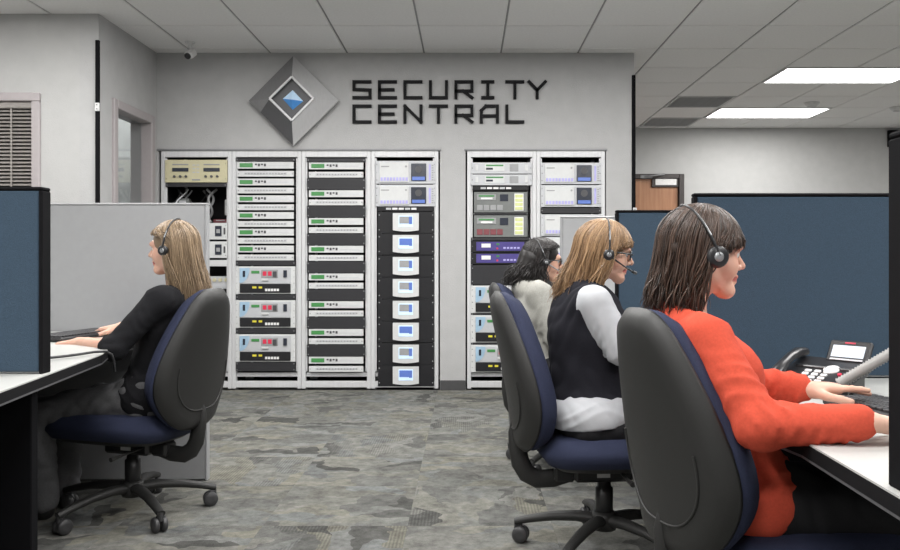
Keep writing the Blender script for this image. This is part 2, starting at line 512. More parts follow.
# wall with the blinds, facing the camera
WX0, WX1, WZ0, WZ1 = -4.35, (41 - 467) * YL / F, 0.9, CAMZ + (262 - 93) * YL / F
wl = MB()
holed(wl, [X_MIN, WX0, WX1 - .06, XL - .14], [0, WZ0, WZ1 - .06, CEIL], [(WX0, WX1 - .06, WZ0, WZ1 - .06)],
      lambda m, a, b, c, d: m.box(a, b, YL, YL + .14, c, d))
struct(wl.build('wall_left', M['wall_light']))
win = struct(empty('window_1', (0, 0, 0)))
fm = MB()
fm.box(WX0 - .05, WX1, YL - .025, YL + .05, WZ1 - .062, WZ1, .006)
fm.box(WX1 - .062, WX1, YL - .025, YL + .05, WZ0, WZ1 - .062, .006)
fm.box(WX0 - .05, WX0 + .012, YL - .025, YL + .05, WZ0, WZ1 - .062, .006)
fm.box(WX0 - .05, WX1, YL - .03, YL + .05, WZ0 - .06, WZ0, .006)
fm.build('window_frame', M['frame_paint'], win)
MB().box(WX0, WX1 - .06, YL + .09, YL + .10, WZ0, WZ1 - .06).build('window_pane', M['blind_dark'], win)
bl = empty('window_blind', (0, 0, 0), label='horizontal slatted blind hanging in the office window frame', cat='blind')
MB().box(WX0 + .02, WX1 - .066, YL + .0, YL + .045, WZ1 - .11, WZ1 - .064, .004).build('head_rail', M['blind'], bl)
sl_me = MB().box(WX0 + .02, WX1 - .068, -.016, .016, -.0012, .0012, .0006).mesh('slat', M['blind'])
z = WZ1 - .125; n = 0
while z > WZ0 + .03:
    o = bpy.data.objects.new('slat', sl_me); COL.objects.link(o); o.parent = bl
    o.location = (0, YL + .025, z); o.rotation_euler = (R(38), 0, 0)
    z -= .027
for x in (WX0 + .25, WX1 - .22):
    MB().box(x - .006, x + .006, YL + .004, YL + .006, WZ0 + .03, WZ1 - .1).build('ladder_tape', M['blind'], bl)

# side wall with the glazed frame
DY0, DY1, DZ1 = 6.23, 7.00, 2.335
ws = MB()
holed(ws, [YL, DY0, DY1, YB], [0, DZ1, CEIL], [(DY0, DY1, 0, DZ1)],
      lambda m, a, b, c, d: m.box(XL - .14, XL, a, b, c, d))
struct(ws.build('wall_side', M['wall']))
win2 = struct(empty('window_2', (0, 0, 0)))
fm = MB()
for y0, y1, z0, z1 in ((DY0 - .02, DY0 + .05, 0, DZ1 + .02), (DY1 - .05, DY1 + .02, 0, DZ1 + .02),
                       (DY0 + .05, DY1 - .05, DZ1 - .05, DZ1 + .02), (DY0 + .05, DY1 - .05, .85, .93)):
    fm.box(XL - .165, XL + .022, y0, y1, z0, z1, .006)
fm.box(XL - .09, XL - .05, DY0 + .05, DY1 - .05, 0.0, .85)
fm.build('window_frame', M['frame_paint'], win2)
MB().box(XL - .075, XL - .069, DY0 + .05, DY1 - .05, .93, DZ1 - .05).build('window_pane', M['glass'], win2)
# the office seen through that glass
struct(MB().box(X_MIN, XL - .9, 7.9, 8.0, 0, CEIL).box(X_MIN - .1, X_MIN, YL, 8.0, 0, CEIL)
       .box(XL - .9, XL - .0, 7.9, 8.0, 0, CEIL).box(XL-.1, XL, YB + .14, 7.9, 0, CEIL).build('wall_office', M['wall']))
for (a, b, c, d, nm, lb) in ((-3.10, -2.95, 1.92, 2.02, 'wall_notice', 'small white notice high on the wall behind the glazed frame'),
                             (-3.12, -2.93, 1.42, 1.66, 'pinned_paper', 'white paper sheet pinned up behind the glazed frame')):
    t = empty(nm, ((a + b) / 2, 7.89, (c + d) / 2), label=lb, cat='notice')
    MB().box(-(b - a) / 2, (b - a) / 2, -.004, .004, -(d - c) / 2, (d - c) / 2).build('sheet', M['paper'], t)
    mk = MB()
    for q in range(3): mk.box(-(b - a) * .35, (b - a) * (.1 + .12 * q), -.006, -.004, (d - c) * (.22 - .2 * q) - .005, (d - c) * (.22 - .2 * q) + .005)
    mk.build('print', M['unit_mid'], t)
pl = empty('cork_board', (-3.02, 7.885, 1.18), label='dark pin board with small papers behind the glazed frame', cat='board')
MB().box(-.2, .2, -.008, .008, -.16, .16, .003).build('panel', M['blind'], pl)
for q, (x, z_) in enumerate(((-.1, .05), (.03, .07), (.1, -.05), (-.07, -.08))):
    MB().box(x - .04, x + .04, -.011, -.008, z_ - .045, z_ + .045).build('paper', M['yellow'] if q == 1 else M['paper'], pl)

# corner strips (black channels from 2.73 m down)
struct(MB().box(XL - .022, XL + .006, YL - .012, YL + .012, 0, 2.73, .003).build('trim_3', M['trim_black']))
struct(MB().box(XR - .02, XR + .012, YB - .012, YB + .02, 0, 2.73, .003).build('trim_4', M['trim_black']))
for nm, x, y, z_, lb in (('strip_clip', XL - .004, YL - .016, 2.24, 'small white clip on the black corner strip beside the blinds wall'),
                         ('strip_clip', XR + .004, YB - .016, 1.55, 'small white clip on the black strip at the rack wall end')):
    t = empty(nm, (x, y, z_), label=lb, cat='clip')
    MB().box(-.016, .016, -.006, .008, -.03, .03, .003).build('plate', M['cctv'], t)
    MB().cyl((0, -.010, .015), (0, -.005, .015), .005, n=8).cyl((0, -.010, -.015), (0, -.005, -.015), .005, n=8).build('screw', M['alu_dark'], t)

# far wall with the door, outer walls, wall behind the photographer
fx = lambda px: (px - 467.0) * YF / F
fz = lambda py: CAMZ + (262.0 - py) * YF / F
FD = (fx(612), fx(684), 0, fz(174))
wf = MB()
holed(wf, [XR, FD[0], FD[1], X_MAX], [0, FD[3], CEIL], [FD], lambda m, a, b, c, d: m.box(a, b, YF, YF + .14, c, d))
struct(wf.build('wall_far', M['wall_light']))
dr = struct(empty('door_1', (0, 0, 0)))
fm = MB()
fm.box(FD[0], FD[0] + .07, YF - .02, YF + .14, 0, FD[3], .005)
fm.box(FD[1] - .07, FD[1], YF - .02, YF + .14, 0, FD[3], .005)
fm.box(FD[0] + .07, FD[1] - .07, YF - .02, YF + .14, FD[3] - .06, FD[3], .005)
fm.build('door_frame', M['brown'], dr)
leaf = MB().box(FD[0] + .075, FD[1] - .075, YF + .03, YF + .075, .01, FD[3] - .065, .003).build('door_leaf', M['wood'], dr)
MB().box(FD[0] + .1, FD[0] + .25, YF + .015, YF + .03, .98, 1.02, .004).cyl((FD[0] + .12, YF + .03, 1.0), (FD[0] + .12, YF, 1.0), .02, n=12).build('door_handle', M['alu'], leaf)
MB().box(fx(652), fx(678.5), YF + .0, YF + .03, fz(187), fz(175.5), .004).build('glass_frame', M['brown'], dr)
MB().box(fx(655.5), fx(676.5), YF - .004, YF, fz(185), fz(179)).build('vision_pane', M['paper'], dr)
MB().box(fx(640), fx(652), YF - .03, YF + .03, fz(178.5), fz(175.5), .004).tube([(fx(644), YF - .02, fz(177)), (fx(655), YF - .10, fz(176)), (fx(664), YF - .02, fz(174.5))], .012, 8).build('door_closer', M['alu_dark'], dr)
sg = empty('wall_sign', (fx(898), YF - .02, fz(139)), label='dark red sign box high on the far wall beside the ceiling', cat='sign')
MB().box(-.15, .25, -.03, .02, -.11, .115, .006).build('sign_box', M['trim_black'], sg)
MB().box(-.10, .22, -.036, -.03, -.08, .085, .002).build('sign_face', M['red_dark'], sg)
struct(MB().box(X_MAX, X_MAX + .1, Y_MIN, YF + .14, 0, CEIL).build('wall_right', M['wall_light']))
struct(MB().box(X_MIN - .1, X_MIN, Y_MIN, YL, 0, CEIL).build('wall_left_end', M['wall_light']))
struct(MB().box(X_MIN - .1, X_MAX + .1, Y_MIN - .1, Y_MIN, 0, CEIL).build('wall_front', M['wall_light']))

# ceiling: backing slab with the grid, tiles as pieces
ceil = struct(MB().box(X_MIN - .1, X_MAX + .1, Y_MIN - .1, YF + .14, CEIL + .012, CEIL + .10).build('ceiling', M['tbar']))
lamps = set(); vents = set()
for (kx, ky) in ((5, 0), (5, 3), (-2, -4), (1, -4), (5, -4), (-5, -5), (-1, -7), (3, -7), (8, 0), (-5, -10), (-1, -10), (3, -10), (-5, -13), (-1, -13), (3, -13), (-6, -1)):  # side and front-row lamps are unseen, added to brighten walls and ceiling
    lamps.add((kx, ky))
lamp_cells = {(kx + d, ky) for kx, ky in lamps for d in (0, 1)}
vent_cells = {(4, 2), (4, 4)}
ct_me = MB().box(.007, T - .007, .007, T - .007, 0.0, .012, .005).mesh('ceiling_tile', M['ceil'])
KX0 = math.floor((X_MIN - TX0) / T); KX1 = math.ceil((X_MAX - TX0) / T)
rest = MB()
for kx in range(KX0, KX1):
    for ky in range(-17, 6):
        if (kx, ky) in lamp_cells or (kx, ky) in vent_cells: continue
        x, y = TX0 + kx * T, TY0 + ky * T
        if y > YF - .1: continue
        yn = y + T
        vis = yn > 5.4 and -0.62 * yn < x + T and x < 0.56 * yn and not (y > YB + .1 and x < XR - T)
        if y > YF - T or (x < XL and y > YL): vis = vis and y < YF
        if vis:
            o = bpy.data.objects.new('ceiling_tile', ct_me); COL.objects.link(o); o.parent = ceil
            o.location = (x, y, CEIL)
        else:
            rest.box(x + .007, x + T - .007, y + .007, y + T - .007, CEIL, CEIL + .012)
r_ = rest.build('ceiling_tiles', M['ceil'], ceil); r_['kind'] = 'stuff'

def lamp(kx, ky, label, group=None, power=LAMP_POWER):
    x, y = TX0 + (kx + 1) * T, TY0 + (ky + .5) * T
    t = empty('ceiling_light', (x, y, CEIL - .006), label=label, cat='ceiling light', group=group)
    f = MB()
    a, b = T - .006, T / 2 - .006
    f.box(-a, a, -b, -b + .022, -.004, .03, .002).box(-a, a, b - .022, b, -.004, .03, .002)
    f.box(-a, -a + .022, -b + .022, b - .022, -.004, .03, .002).box(a - .022, a, -b + .022, b - .022, -.004, .03, .002)
    f.build('frame', M['lamp_white'], t)
    MB().box(-a + .022, a - .022, -b + .022, b - .022, .004, .012).build('diffuser', M['diffuser'], t)
    ld = bpy.data.lights.new('lamp', 'AREA'); ld.shape = 'RECTANGLE'; ld.size = 2 * a - .06; ld.size_y = 2 * b - .06
    ld.energy = power; ld.color = LAMP_COL
    lo = bpy.data.objects.new('lamp', ld); COL.objects.link(lo); lo.parent = t; lo.location = (0, 0, -.008)
for (kx, ky) in sorted(lamps):
    if (kx, ky) == (5, 0): lb, g = 'bright rectangular ceiling light farther from the far wall than the grilles', None
    elif (kx, ky) == (5, 3): lb, g = 'bright rectangular ceiling light close to the far wall and the brown door', None
    else: lb, g = 'unseen bright rectangular ceiling light above the room', 'ceiling lights over the desks and aisle'
    if (kx, ky) == (-6, -1): lb, g = 'unseen ceiling light added to brighten the small office behind the glazed frame', None  # no fixture known here; added so the office behind the glass looks lit
    lamp(kx, ky, lb, g, LAMP_POWER * (.35 if (kx, ky) == (-6, -1) else 1))
for (kx, ky), lb in (((4, 2), 'grey square ceiling grille farther from the far wall'), ((4, 4), 'grey square ceiling grille right above the brown door')):
    x, y = TX0 + (kx + .5) * T, TY0 + (ky + .5) * T
    t = empty('ceiling_vent', (x, y, CEIL - .004), label=lb, cat='vent')
    f = MB(); a = T / 2 - .006
    f.box(-a, a, -a, -a + .03, 0, .016, .003).box(-a, a, a - .03, a, 0, .016, .003).box(-a, -a + .03, -a + .03, a - .03, 0, .016, .003).box(a - .03, a, -a + .03, a - .03, 0, .016, .003)
    f.build('frame', M['vent'], t)
    MB().box(-a + .03, a - .03, -a + .03, a - .03, .012, .016).build('backing', M['unit_mid'], t)
    for q in range(14):
        s_ = MB().box(-a + .03, a - .03, -.014, .014, -.002, .002).build('slat', M['vent'], t)
        s_.location = (0, -a + .055 + q * (2 * a - .11) / 13, .007); s_.rotation_euler = (R(28), 0, 0)
for x, y, lb in ((W(811, 103, 9.35).x, 9.33, 'round smoke detector on the ceiling between the two lit lamps'),
                 (W(893, 106, 9.7).x, 9.6, 'round smoke detector on the ceiling beyond the lamps')):
    t = empty('smoke_detector', (x, y, CEIL), label=lb, cat='detector')
    MB().lathe([(.085, 0), (.085, -.012), (.07, -.03), (.045, -.045), (.01, -.047)], 24).build('housing', M['cctv'], t)
    MB().lathe([(.05, -.040), (.05, -.048), (.03, -.052), (.005, -.052)], 16).build('sensor', M['vent'], t)
# security camera at the ceiling
cc = empty('security_camera', (W(190, 50, 6.75).x, 6.75, CEIL), label='small white security camera hanging from the ceiling above the racks', cat='camera')
MB().lathe([(.04, 0), (.04, -.012), (.015, -.02), (.012, -.07), (.02, -.075)], 16).build('mount', M['cctv'], cc)
Mx = Matrix.Translation((.01, -.01, -.10)) @ Euler((R(35), 0, R(-15))).to_matrix().to_4x4()
MB().box(-.032, .032, -.05, .045, -.030, .030, .01, M=Mx).build('housing', M['cctv'], cc)
MB().lathe([(.026, 0), (.026, .012), (.018, .014)], 16, M=Mx @ Matrix.Translation((0, -.049, 0)) @ Matrix.Rotation(R(90), 4, 'X')).build('lens', M['plastic_black'], cc)

# ------------------------------------------------------------------ wall sign
GL = {  # strokes on a 0..1 square
 'S': [[(1, 1), (0, 1), (0, .52), (1, .48), (1, 0), (0, 0)]],
 'E': [[(1, 1), (0, 1), (0, 0), (1, 0)], [(0, .5), (.85, .5)]],
 'C': [[(1, 1), (0, 1), (0, 0), (1, 0)]],
 'U': [[(0, 1), (0, 0), (1, 0), (1, 1)]],
 'R': [[(0, 0), (0, 1), (1, 1), (1, .42), (0, .42)], [(.45, .42), (1, 0)]],
 'I': [[(.08, 1), (.72, 1)], [(.40, 1), (.40, 0)], [(.08, 0), (.72, 0)]],
 'T': [[(0, 1), (1, 1)], [(.5, 1), (.5, 0)]],
 'Y': [[(0, 1), (.5, .48), (1, 1)], [(.5, .48), (.5, 0)]],
 'N': [[(0, 0), (0, 1), (1, 0), (1, 1)]],
 'A': [[(0, 0), (0, .72), (.28, 1), (1, 1), (1, 0)], [(0, .38), (1, .38)]],
 'L': [[(0, 1), (0, 0), (1, 0)]],
}
let = empty('wall_lettering', (rx(449), YB, rz(103)), label='black raised block capitals spelling SECURITY CENTRAL on the grey wall', cat='sign')
def stroke(mb, p, q, w, y0, y1):
    d = (q - p).normalized(); n_ = Vector((-d.y, d.x)); p = p - d * w * .5; q = q + d * w * .5
    poly = [p - n_ * w / 2, q - n_ * w / 2, q + n_ * w / 2, p + n_ * w / 2]
    vs = [Vector((a.x, y0, a.y)) for a in poly] + [Vector((a.x, y1, a.y)) for a in poly]
    mb.add(vs, [(3, 2, 1, 0), (4, 5, 6, 7)] + [(i, (i + 1) % 4, 4 + (i + 1) % 4, 4 + i) for i in range(4)])
for word, ptop, pbot in (('SECURITY', 80.8, 99.4), ('CENTRAL', 105.0, 123.6)):
    for i, ch in enumerate(word):
        x0 = 354.2 + i * 25.43 - (3.2 if i == 7 else 0); wpx = 16.0
        mb = MB()
        for k_, st in enumerate(GL[ch]):
            pts = [Vector((rx(x0 + a * wpx) - let.location.x, rz(pbot - 1.4 - b_ * (pbot - ptop - 2.8)) - let.location.z)) for a, b_ in st]
            for j in range(len(pts) - 1): stroke(mb, pts[j], pts[j + 1], 3.0 / SB, -.022 - .0004 * ((j + k_) % 3), -.004)
        mb.build('letter', M['letter'], let)

em = empty('wall_emblem', (rx(293.3), YB - .03, rz(100)), label='large faceted metal diamond emblem with a blue gem on the wall', cat='emblem')
def E(px, py, y): return Vector((rx(px) - em.location.x, y, rz(py) - em.location.z))
yo, yi = -.035, -.085
tp, rt, bt, lt = (293, 55.5), (338, 100), (293, 144.5), (249, 100)
it, ir, ib, il = (292.8, 77.6), (314, 99), (292.8, 120.6), (271, 99)
p1, p3 = (325.5, 88), (260.5, 111.5)
def facet(pts_out, pts_in, m_):
    fr = [E(*p, yo) for p in pts_out] + [E(*p, yi) for p in pts_in]
    bk = [Vector((p.x, -.006, p.z)) for p in fr]
    n_ = len(fr)
    MB().add(fr + bk, [tuple(range(n_)), tuple(range(2 * n_ - 1, n_ - 1, -1))] + [(i, n_ + i, n_ + (i + 1) % n_, (i + 1) % n_) for i in range(n_)]).build('facet', m_, em)
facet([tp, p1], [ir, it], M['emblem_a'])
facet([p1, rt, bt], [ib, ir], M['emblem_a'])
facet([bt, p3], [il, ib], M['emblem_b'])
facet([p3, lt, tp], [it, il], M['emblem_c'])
rim = MB()
for a, b_ in ((it, ir), (ir, ib), (ib, il), (il, it)):
    rim.tube([E(*a, -.088), E(*b_, -.088)], .011, 8, smooth=True)
rim.build('inner_rim', M['emblem_rim'], em)
MB().box(-.12, .12, -.006, .03, -.12, .12, M=Matrix.Rotation(R(45), 4, 'Y')).build('standoff', M['emblem_b'], em)
q_ = [E(*p, -.055) for p in (it, ir, ib, il)]
MB().add(q_ + [Vector((p.x, -.006, p.z)) for p in q_], [(0, 1, 2, 3), (7, 6, 5, 4), (0, 4, 5, 1), (1, 5, 6, 2), (2, 6, 7, 3), (3, 7, 4, 0)]).build('recess_plate', M['emblem_b'], em)
def gem(pts, m_):
    c = E(293, 100, -.085); ps = [E(*p, -.058) for p in pts]
    MB().add(ps + [c], [tuple(range(len(ps)))] + [(i, (i + 1) % len(ps), len(ps)) for i in range(len(ps))]).build('gem_half', m_, em)
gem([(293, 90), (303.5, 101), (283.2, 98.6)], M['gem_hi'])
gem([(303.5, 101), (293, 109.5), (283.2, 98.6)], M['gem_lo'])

em.location.x += 1.8 / SB; em.location.z -= 2.2 / SB
# ------------------------------------------------------------------ equipment racks
YR = YB - .004                 # front plane of the rack frames
def rack(x0p, x1p, label, blanks=True):
    x0, x1 = rx(x0p) + .001, rx(x1p) - .001
    t = empty('equipment_rack', ((x0 + x1) / 2, YB + .3, 0), label=label, cat='rack', group='floor-standing equipment racks')
    h = rz(151.2); w = (x1 - x0) / 2; pw = .034
    def p(name, m, *b, bev=.003): return MB().box(*b, bev).build(name, m, t)
    yf = YR - (YB + .3); yb = yf + .62
    for s in (-1, 1):
        a, b = sorted((s * w, s * (w - pw)))
        p('post', M['alu'], a, b, yf, yf + .05, .012, h)
        p('post', M['alu'], a, b, yb - .05, yb, .012, h)
        a, b = sorted((s * (w - pw), s * (w - pw - .014)))
        rl = p('mounting_rail', M['alu'], a, b, yf + .012, yf + .03, .16, h - .06, bev=.001)
        a, b = sorted((s * (w - .006), s * (w - .012)))
        p('side_panel', M['rack_black'], a, b, yf + .05, yb - .05, .06, h - .05, bev=0)
        MB().cyl((s * (w - .03), yf + .04, 0), (s * (w - .03), yf + .04, .014), .016, n=12).build('foot', M['alu_dark'], t)
    p('top_rail', M['alu'], -w + pw, w - pw, yf, yf + .05, h - .052, h)
    p('bottom_rail', M['alu'], -w + pw, w - pw, yf, yf + .05, .022, .075)
    p('base_shelf', M['alu'], -w + pw, w - pw, yf + .03, yb - .05, .112, .148)
    p('back_panel', M['rack_black'], -w + pw, w - pw, yb - .04, yb - .03, .06, h - .05, bev=0)
    return t
RK = {1: (161, 232, 'aluminium rack with the cream unit and loose cables, in the wall corner'),
      2: (232, 301.5, 'aluminium rack with twelve tightly stacked slim units over three wide ones'),
      3: (301.5, 371, 'aluminium rack with evenly spaced pairs of slim white units'),
      4: (371, 438.5, 'aluminium rack holding eight white touch screens on black panels'),
      5: (467, 536.3, 'aluminium rack holding the violet display units, after the bare wall strip'),
      6: (536.3, 605, 'aluminium rack with silver servers, nearest the lettering end of the wall')}
for k in RK: rack(*RK[k])

PROTO = {}
ORD = ('topmost', 'second from the top', 'third from the top', 'fourth from the top', 'fifth from the top', 'sixth from the top', 'seventh from the top', 'lowest')
def nth(i, n): return 'lowest' if i == n - 1 else ORD[i]
def place(key, builder, x0, x1, y0, y1, label, cat, group=None, name=None):
    """rack unit whose front spans the pixel box; a repeat is a copy of the first of its size"""
    k = (key, round(x1 - x0, 1), round(y1 - y0, 1))
    loc = (rx((x0 + x1) / 2), YR - .004, rz(y1))
    if k in PROTO: t = copy_tree(PROTO[k])
    else:
        t = empty(name or key, loc)
        builder(t, (x1 - x0) / SB / 2, (y1 - y0) / SB)
        PROTO[k] = t
    t.location = loc
    tag(t, label, cat)
    if group: t['group'] = group
    elif 'group' in t: del t['group']
    return t

def P_(t, nm, m, x0, x1, z0, z1, y0, y1, b=.0015, parent=None): return MB().box(x0, x1, y0, y1, z0, z1, b).build(nm, m, parent or t)
def screws(t, w, h, m=None, n=2):
    mb = MB()
    for sx in (-1, 1):
        for k in range(n):
            z = h * (.5 if n == 1 else .16 + .68 * k / (n - 1))
            mb.cyl((sx * (w - .012), -.004, z), (sx * (w - .012), .002, z), .0055, n=8)
    return mb.build('screws', m or M['alu_dark'], t)

def b_receiver(t, w, h):
    fp = P_(t, 'faceplate', M['unit_white'], -w, w, 0, h, -.004, .01)
    P_(t, 'chassis', M['rack_black'], -w + .03, w - .03, .004, h - .004, .01, .36)
    P_(t, 'display', M['lcd_green'], -w + .022, -w + .135, h * .2, h * .8, -.007, -.003)
    mb = MB()
    for k in range(4): mb.box(-w + .155 + k * .026, -w + .172 + k * .026, -.008, -.003, h * (.35 if k % 2 else .5), h * .72)
    mb.build('buttons', M['mark_dark'], t)
    mb = MB()
    mb.box(-w + .27, w - .04, -.0055, -.003, h * .42, h * .47)
    mb.build('seam', M['unit_silver'], t)
def b_plain(t, w, h):
    P_(t, 'faceplate', M['unit_white'], -w, w, 0, h, -.004, .01)
    P_(t, 'chassis', M['rack_black'], -w + .03, w - .03, .004, h - .004, .01, .36)
    P_(t, 'vent_strip', M['unit_silver'], -w + .06, w - .06, h * .35, h * .7, -.006, -.003)
    mb = MB()
    for k in range(14): mb.box(-w + .07 + k * .026, -w + .083 + k * .026, -.0075, -.005, h * .42, h * .62)
    mb.build('slots', M['unit_mid'], t)
    screws(t, w, h, n=1)
def b_blank(t, w, h):
    P_(t, 'plate', M['blank'], -w, w, 0, h, -.002, .008)
    screws(t, w, h, M['alu_dark'], 2 if h > .06 else 1)
def b_power(t, w, h):
    P_(t, 'faceplate', M['unit_white'], -w, w, 0, h, -.004, .012)
    P_(t, 'chassis', M['rack_black'], -w + .03, w - .03, .004, h - .004, .012, .42)
    i0, i1 = -w + .04, w - .04
    P_(t, 'upper_panel', M['unit_silver'], i0, i1, h * .36, h - .012, -.012, -.003, .004)
    P_(t, 'lower_panel', M['rack_black'], i0, i1, .010, h * .36, -.016, -.003, .004)
    n_ = 10; poly = [(i0, h - .014)] + [(i0 + .085 * math.cos(a), h - .014 - .13 * math.sin(a)) for a in [math.pi / 2 * k / n_ for k in range(n_, -1, -1)]]
    MB().prism(poly, .012, .017, M=Matrix.Rotation(R(90), 4, 'X')).build('corner_cover', M['pale_blue'], t)
    P_(t, 'socket', M['lcd_dark'], i0 + .028, i0 + .048, h * .62, h * .84, -.022, -.012)
    P_(t, 'status_strip', M['lcd_green'], i0 + .10, i0 + .17, h * .74, h * .84, -.016, -.011)
    ps = P_(t, 'meter_panel', M['unit_mid'], i0 + .185, i0 + .33, h * .58, h * .88, -.017, -.011, .003)
    for k in range(2): P_(t, 'meter', M['red_led'], i0 + .20 + k * .045, i0 + .232 + k * .045, h * .66, h * .82, -.020, -.016, parent=ps)
    P_(t, 'breaker', M['mark_dark'], i0 + .288, i0 + .32, h * .62, h * .82, -.024, -.016)
    P_(t, 'switch', M['lcd_dark'], i1 - .06, i1 - .03, h * .60, h * .86, -.024, -.011)
    P_(t, 'handle', M['unit_white'], i0 + .19, i0 + .25, h * .48, h * .55, -.026, -.012)
    mb = MB()
    for k in range(5): mb.box(i0 + .22 + k * .025, i0 + .24 + k * .025, -.018, -.015, h * .10, h * .19)
    mb.build('marks', M['mark_white'], t)
    MB().box(i0 + .11, i0 + .145, -.018, -.015, h * .20, h * .27).box(i0 + .165, i0 + .195, -.018, -.015, h * .20, h * .27).build('yellow_labels', M['mark_yellow'], t)
    screws(t, w, h, n=4)
def b_server(t, w, h):
    P_(t, 'faceplate', M['unit_silver'], -w, w, 0, h, -.004, .012)
    P_(t, 'chassis', M['rack_black'], -w + .03, w - .03, .004, h - .004, .012, .5)
    P_(t, 'bay_cover', M['unit_white'], -w + .035, -w + .29, .012, h - .012, -.014, -.003, .003)
    mb = MB()
    for k in range(9): mb.box(-w + .045 + k * .027, -w + .064 + k * .027, -.017, -.013, h * .12, h * .27)
    mb.build('led_row', M['lilac'], t)
    MB().box(-w + .05, -w + .12, -.016, -.013, h * .72, h * .77).build('badge', M['unit_mid'], t)
    MB().cyl((-w + .265, -.018, h * .75), (-w + .265, -.012, h * .75), .009, n=10).build('key_lock', M['unit_mid'], t)
    sc_ = P_(t, 'screen', M['lcd_dark'], w - .215, w - .085, h * .12, h * .88, -.016, -.003, .003)
    P_(t, 'screen_bar', M['lcd_blue'], w - .205, w - .095, h * .14, h * .30, -.018, -.015, parent=sc_)
    MB().cyl((w - .15, -.020, h * .62), (w - .15, -.015, h * .62), .03, n=14).build('dial', M['mark_dark'], sc_)
    P_(t, 'status_column', M['lilac'], w - .062, w - .045, h * .15, h * .85, -.007, -.003)
    mb = MB()
    for k in range(7): mb.box(w - .036, w - .022, -.007, -.003, h * (.14 + .105 * k), h * (.19 + .105 * k))
    mb.build('ports', M['unit_mid'], t)
    screws(t, w, h, n=3)
def b_screen(t, w, h):
    P_(t, 'plate', M['rack_black'], -w, w, 0, h - .001, -.003, .01)
    P_(t, 'chassis', M['rack_black'], -w + .03, w - .03, .006, h - .006, .01, .2)
    bw = .112; n_ = 8; z0 = h * .10; z1 = h * .92
    poly = [(-bw, z0 + .008)] + [(-bw + 2 * bw * k / n_, z0 + .008 - .012 * math.sin(math.pi * k / n_)) for k in range(1, n_)] + [(bw, z0 + .008), (bw, z1), (-bw, z1)]
    bz = MB().prism(poly, .003, .032, M=Matrix.Rotation(R(90), 4, 'X')).build('bezel', M['unit_white'], t)
    P_(t, 'screen', M['lcd_pale'], -.062, .062, z0 + .035, z1 - .022, -.035, -.031, parent=bz)
    P_(t, 'screen_window', M['lcd_blue'] if h < .1889 else M['unit_mid'], -.055, .055, z0 + .065, z1 - .03, -.037, -.034, parent=bz)
    P_(t, 'screen_icon', M['lcd_blue'], .028, .055, z0 + .06, z1 - .03, -.039, -.036, parent=bz)
    screws(t, w, h, M['unit_mid'], 2)
def b_cream(t, w, h):
    P_(t, 'faceplate', M['unit_cream'], -w, w, 0, h, -.004, .012)
    P_(t, 'chassis', M['alu_dark'], -w + .03, w - .03, .004, h - .004, .012, .4)
    for s in (-1, 1):
        d = P_(t, 'display', M['lcd_dark'], s * .135 - .07, s * .135 + .07, h * .48, h * .64, -.010, -.003)
        P_(t, 'badge', M['unit_mid'], s * .135 - .07, s * .135 + .07, h * .76, h * .82, -.007, -.003)
        for k in range(3):
            MB().cyl((s * .135 - .05 + k * .05, -.018, h * .26), (s * .135 - .05 + k * .05, -.003, h * .26), .011, n=10).build('knob', M['mark_dark'], t)
    P_(t, 'nameplate', M['unit_mid'], -.035, .035, h * .08, h * .15, -.007, -.003)
    mb = MB()
    for k in range(6): mb.box(-.03 + (k % 2) * .034, -.006 + (k % 2) * .034, -.007, -.003, h * (.42 + .16 * (k // 2)), h * (.47 + .16 * (k // 2)))
    mb.build('legend', M['unit_silver'], t)
    screws(t, w, h)
def b_light(t, w, h):
    P_(t, 'faceplate', M['unit_silver'], -w, w, 0, h, -.004, .012)
    P_(t, 'chassis', M['rack_black'], -w + .03, w - .03, .004, h - .004, .012, .36)
    d = P_(t, 'display_panel', M['unit_white'], -w + .12, -w + .29, h * .2, h * .85, -.008, -.003)
    P_(t, 'display', M['lcd_green'], -w + .13, -w + .28, h * .66, h * .80, -.010, -.007, parent=d)
    P_(t, 'window', M['lcd_dark'], -w + .13, -w + .19, h * .34, h * .52, -.010, -.007, parent=d)
    P_(t, 'grille', M['unit_mid'], -w + .335, -w + .41, h * .2, h * .85, -.008, -.003)
    for s in (-1, 1): P_(t, 'handle', M['unit_white'], s * (w - .05) - .012, s * (w - .05) + .012, h * .25, h * .8, -.012, -.003)
    screws(t, w, h, n=1)
def b_patch(t, w, h):
    P_(t, 'plate', M['rack_black'], -w, w, 0, h, -.006, .01)
    for k in range(5): P_(t, 'port_label', M['mark_white'] if k % 3 else M['unit_silver'], -w + .07 + k * .055, -w + .115 + k * .055, h * .3, h * .75, -.009, -.005)
    screws(t, w, h, n=1)
def b_greyunit(red):
    def f(t, w, h):
        P_(t, 'faceplate', M['unit_grey'], -w, w, 0, h, -.004, .012)
        P_(t, 'chassis', M['rack_black'], -w + .02, w - .02, .004, h - .004, .012, .36)
        P_(t, 'display', M['unit_mid'], -w + .025, -w + .19, h * .6, h * .88, -.010, -.003)
        P_(t, 'display_line', M['lcd_green'], -w + .04, -w + .175, h * .76, h * .84, -.012, -.009)
        P_(t, 'readout', M['mark_white'], -w + .06, -w + .16, h * .63, h * .72, -.012, -.009)
        for k in range(4): P_(t, 'button', M['maroon'] if red else M['unit_mid'], -w + .025 + k * .058, -w + .075 + k * .058, h * .1, h * .36, -.010, -.003)
        P_(t, 'meter', M['lcd_dark'], -w + .225, -w + .295, h * .55, h * .88, -.010, -.003)
        lp = P_(t, 'label_panel', M['mark_white'], w - .115, w - .035, h * .08, h * .92, -.008, -.003)
        for k in range(4): P_(t, 'label_strip', M['yellow'], w - .108, w - .042, h * (.12 + .2 * k), h * (.27 + .2 * k), -.010, -.007, parent=lp)
    return f
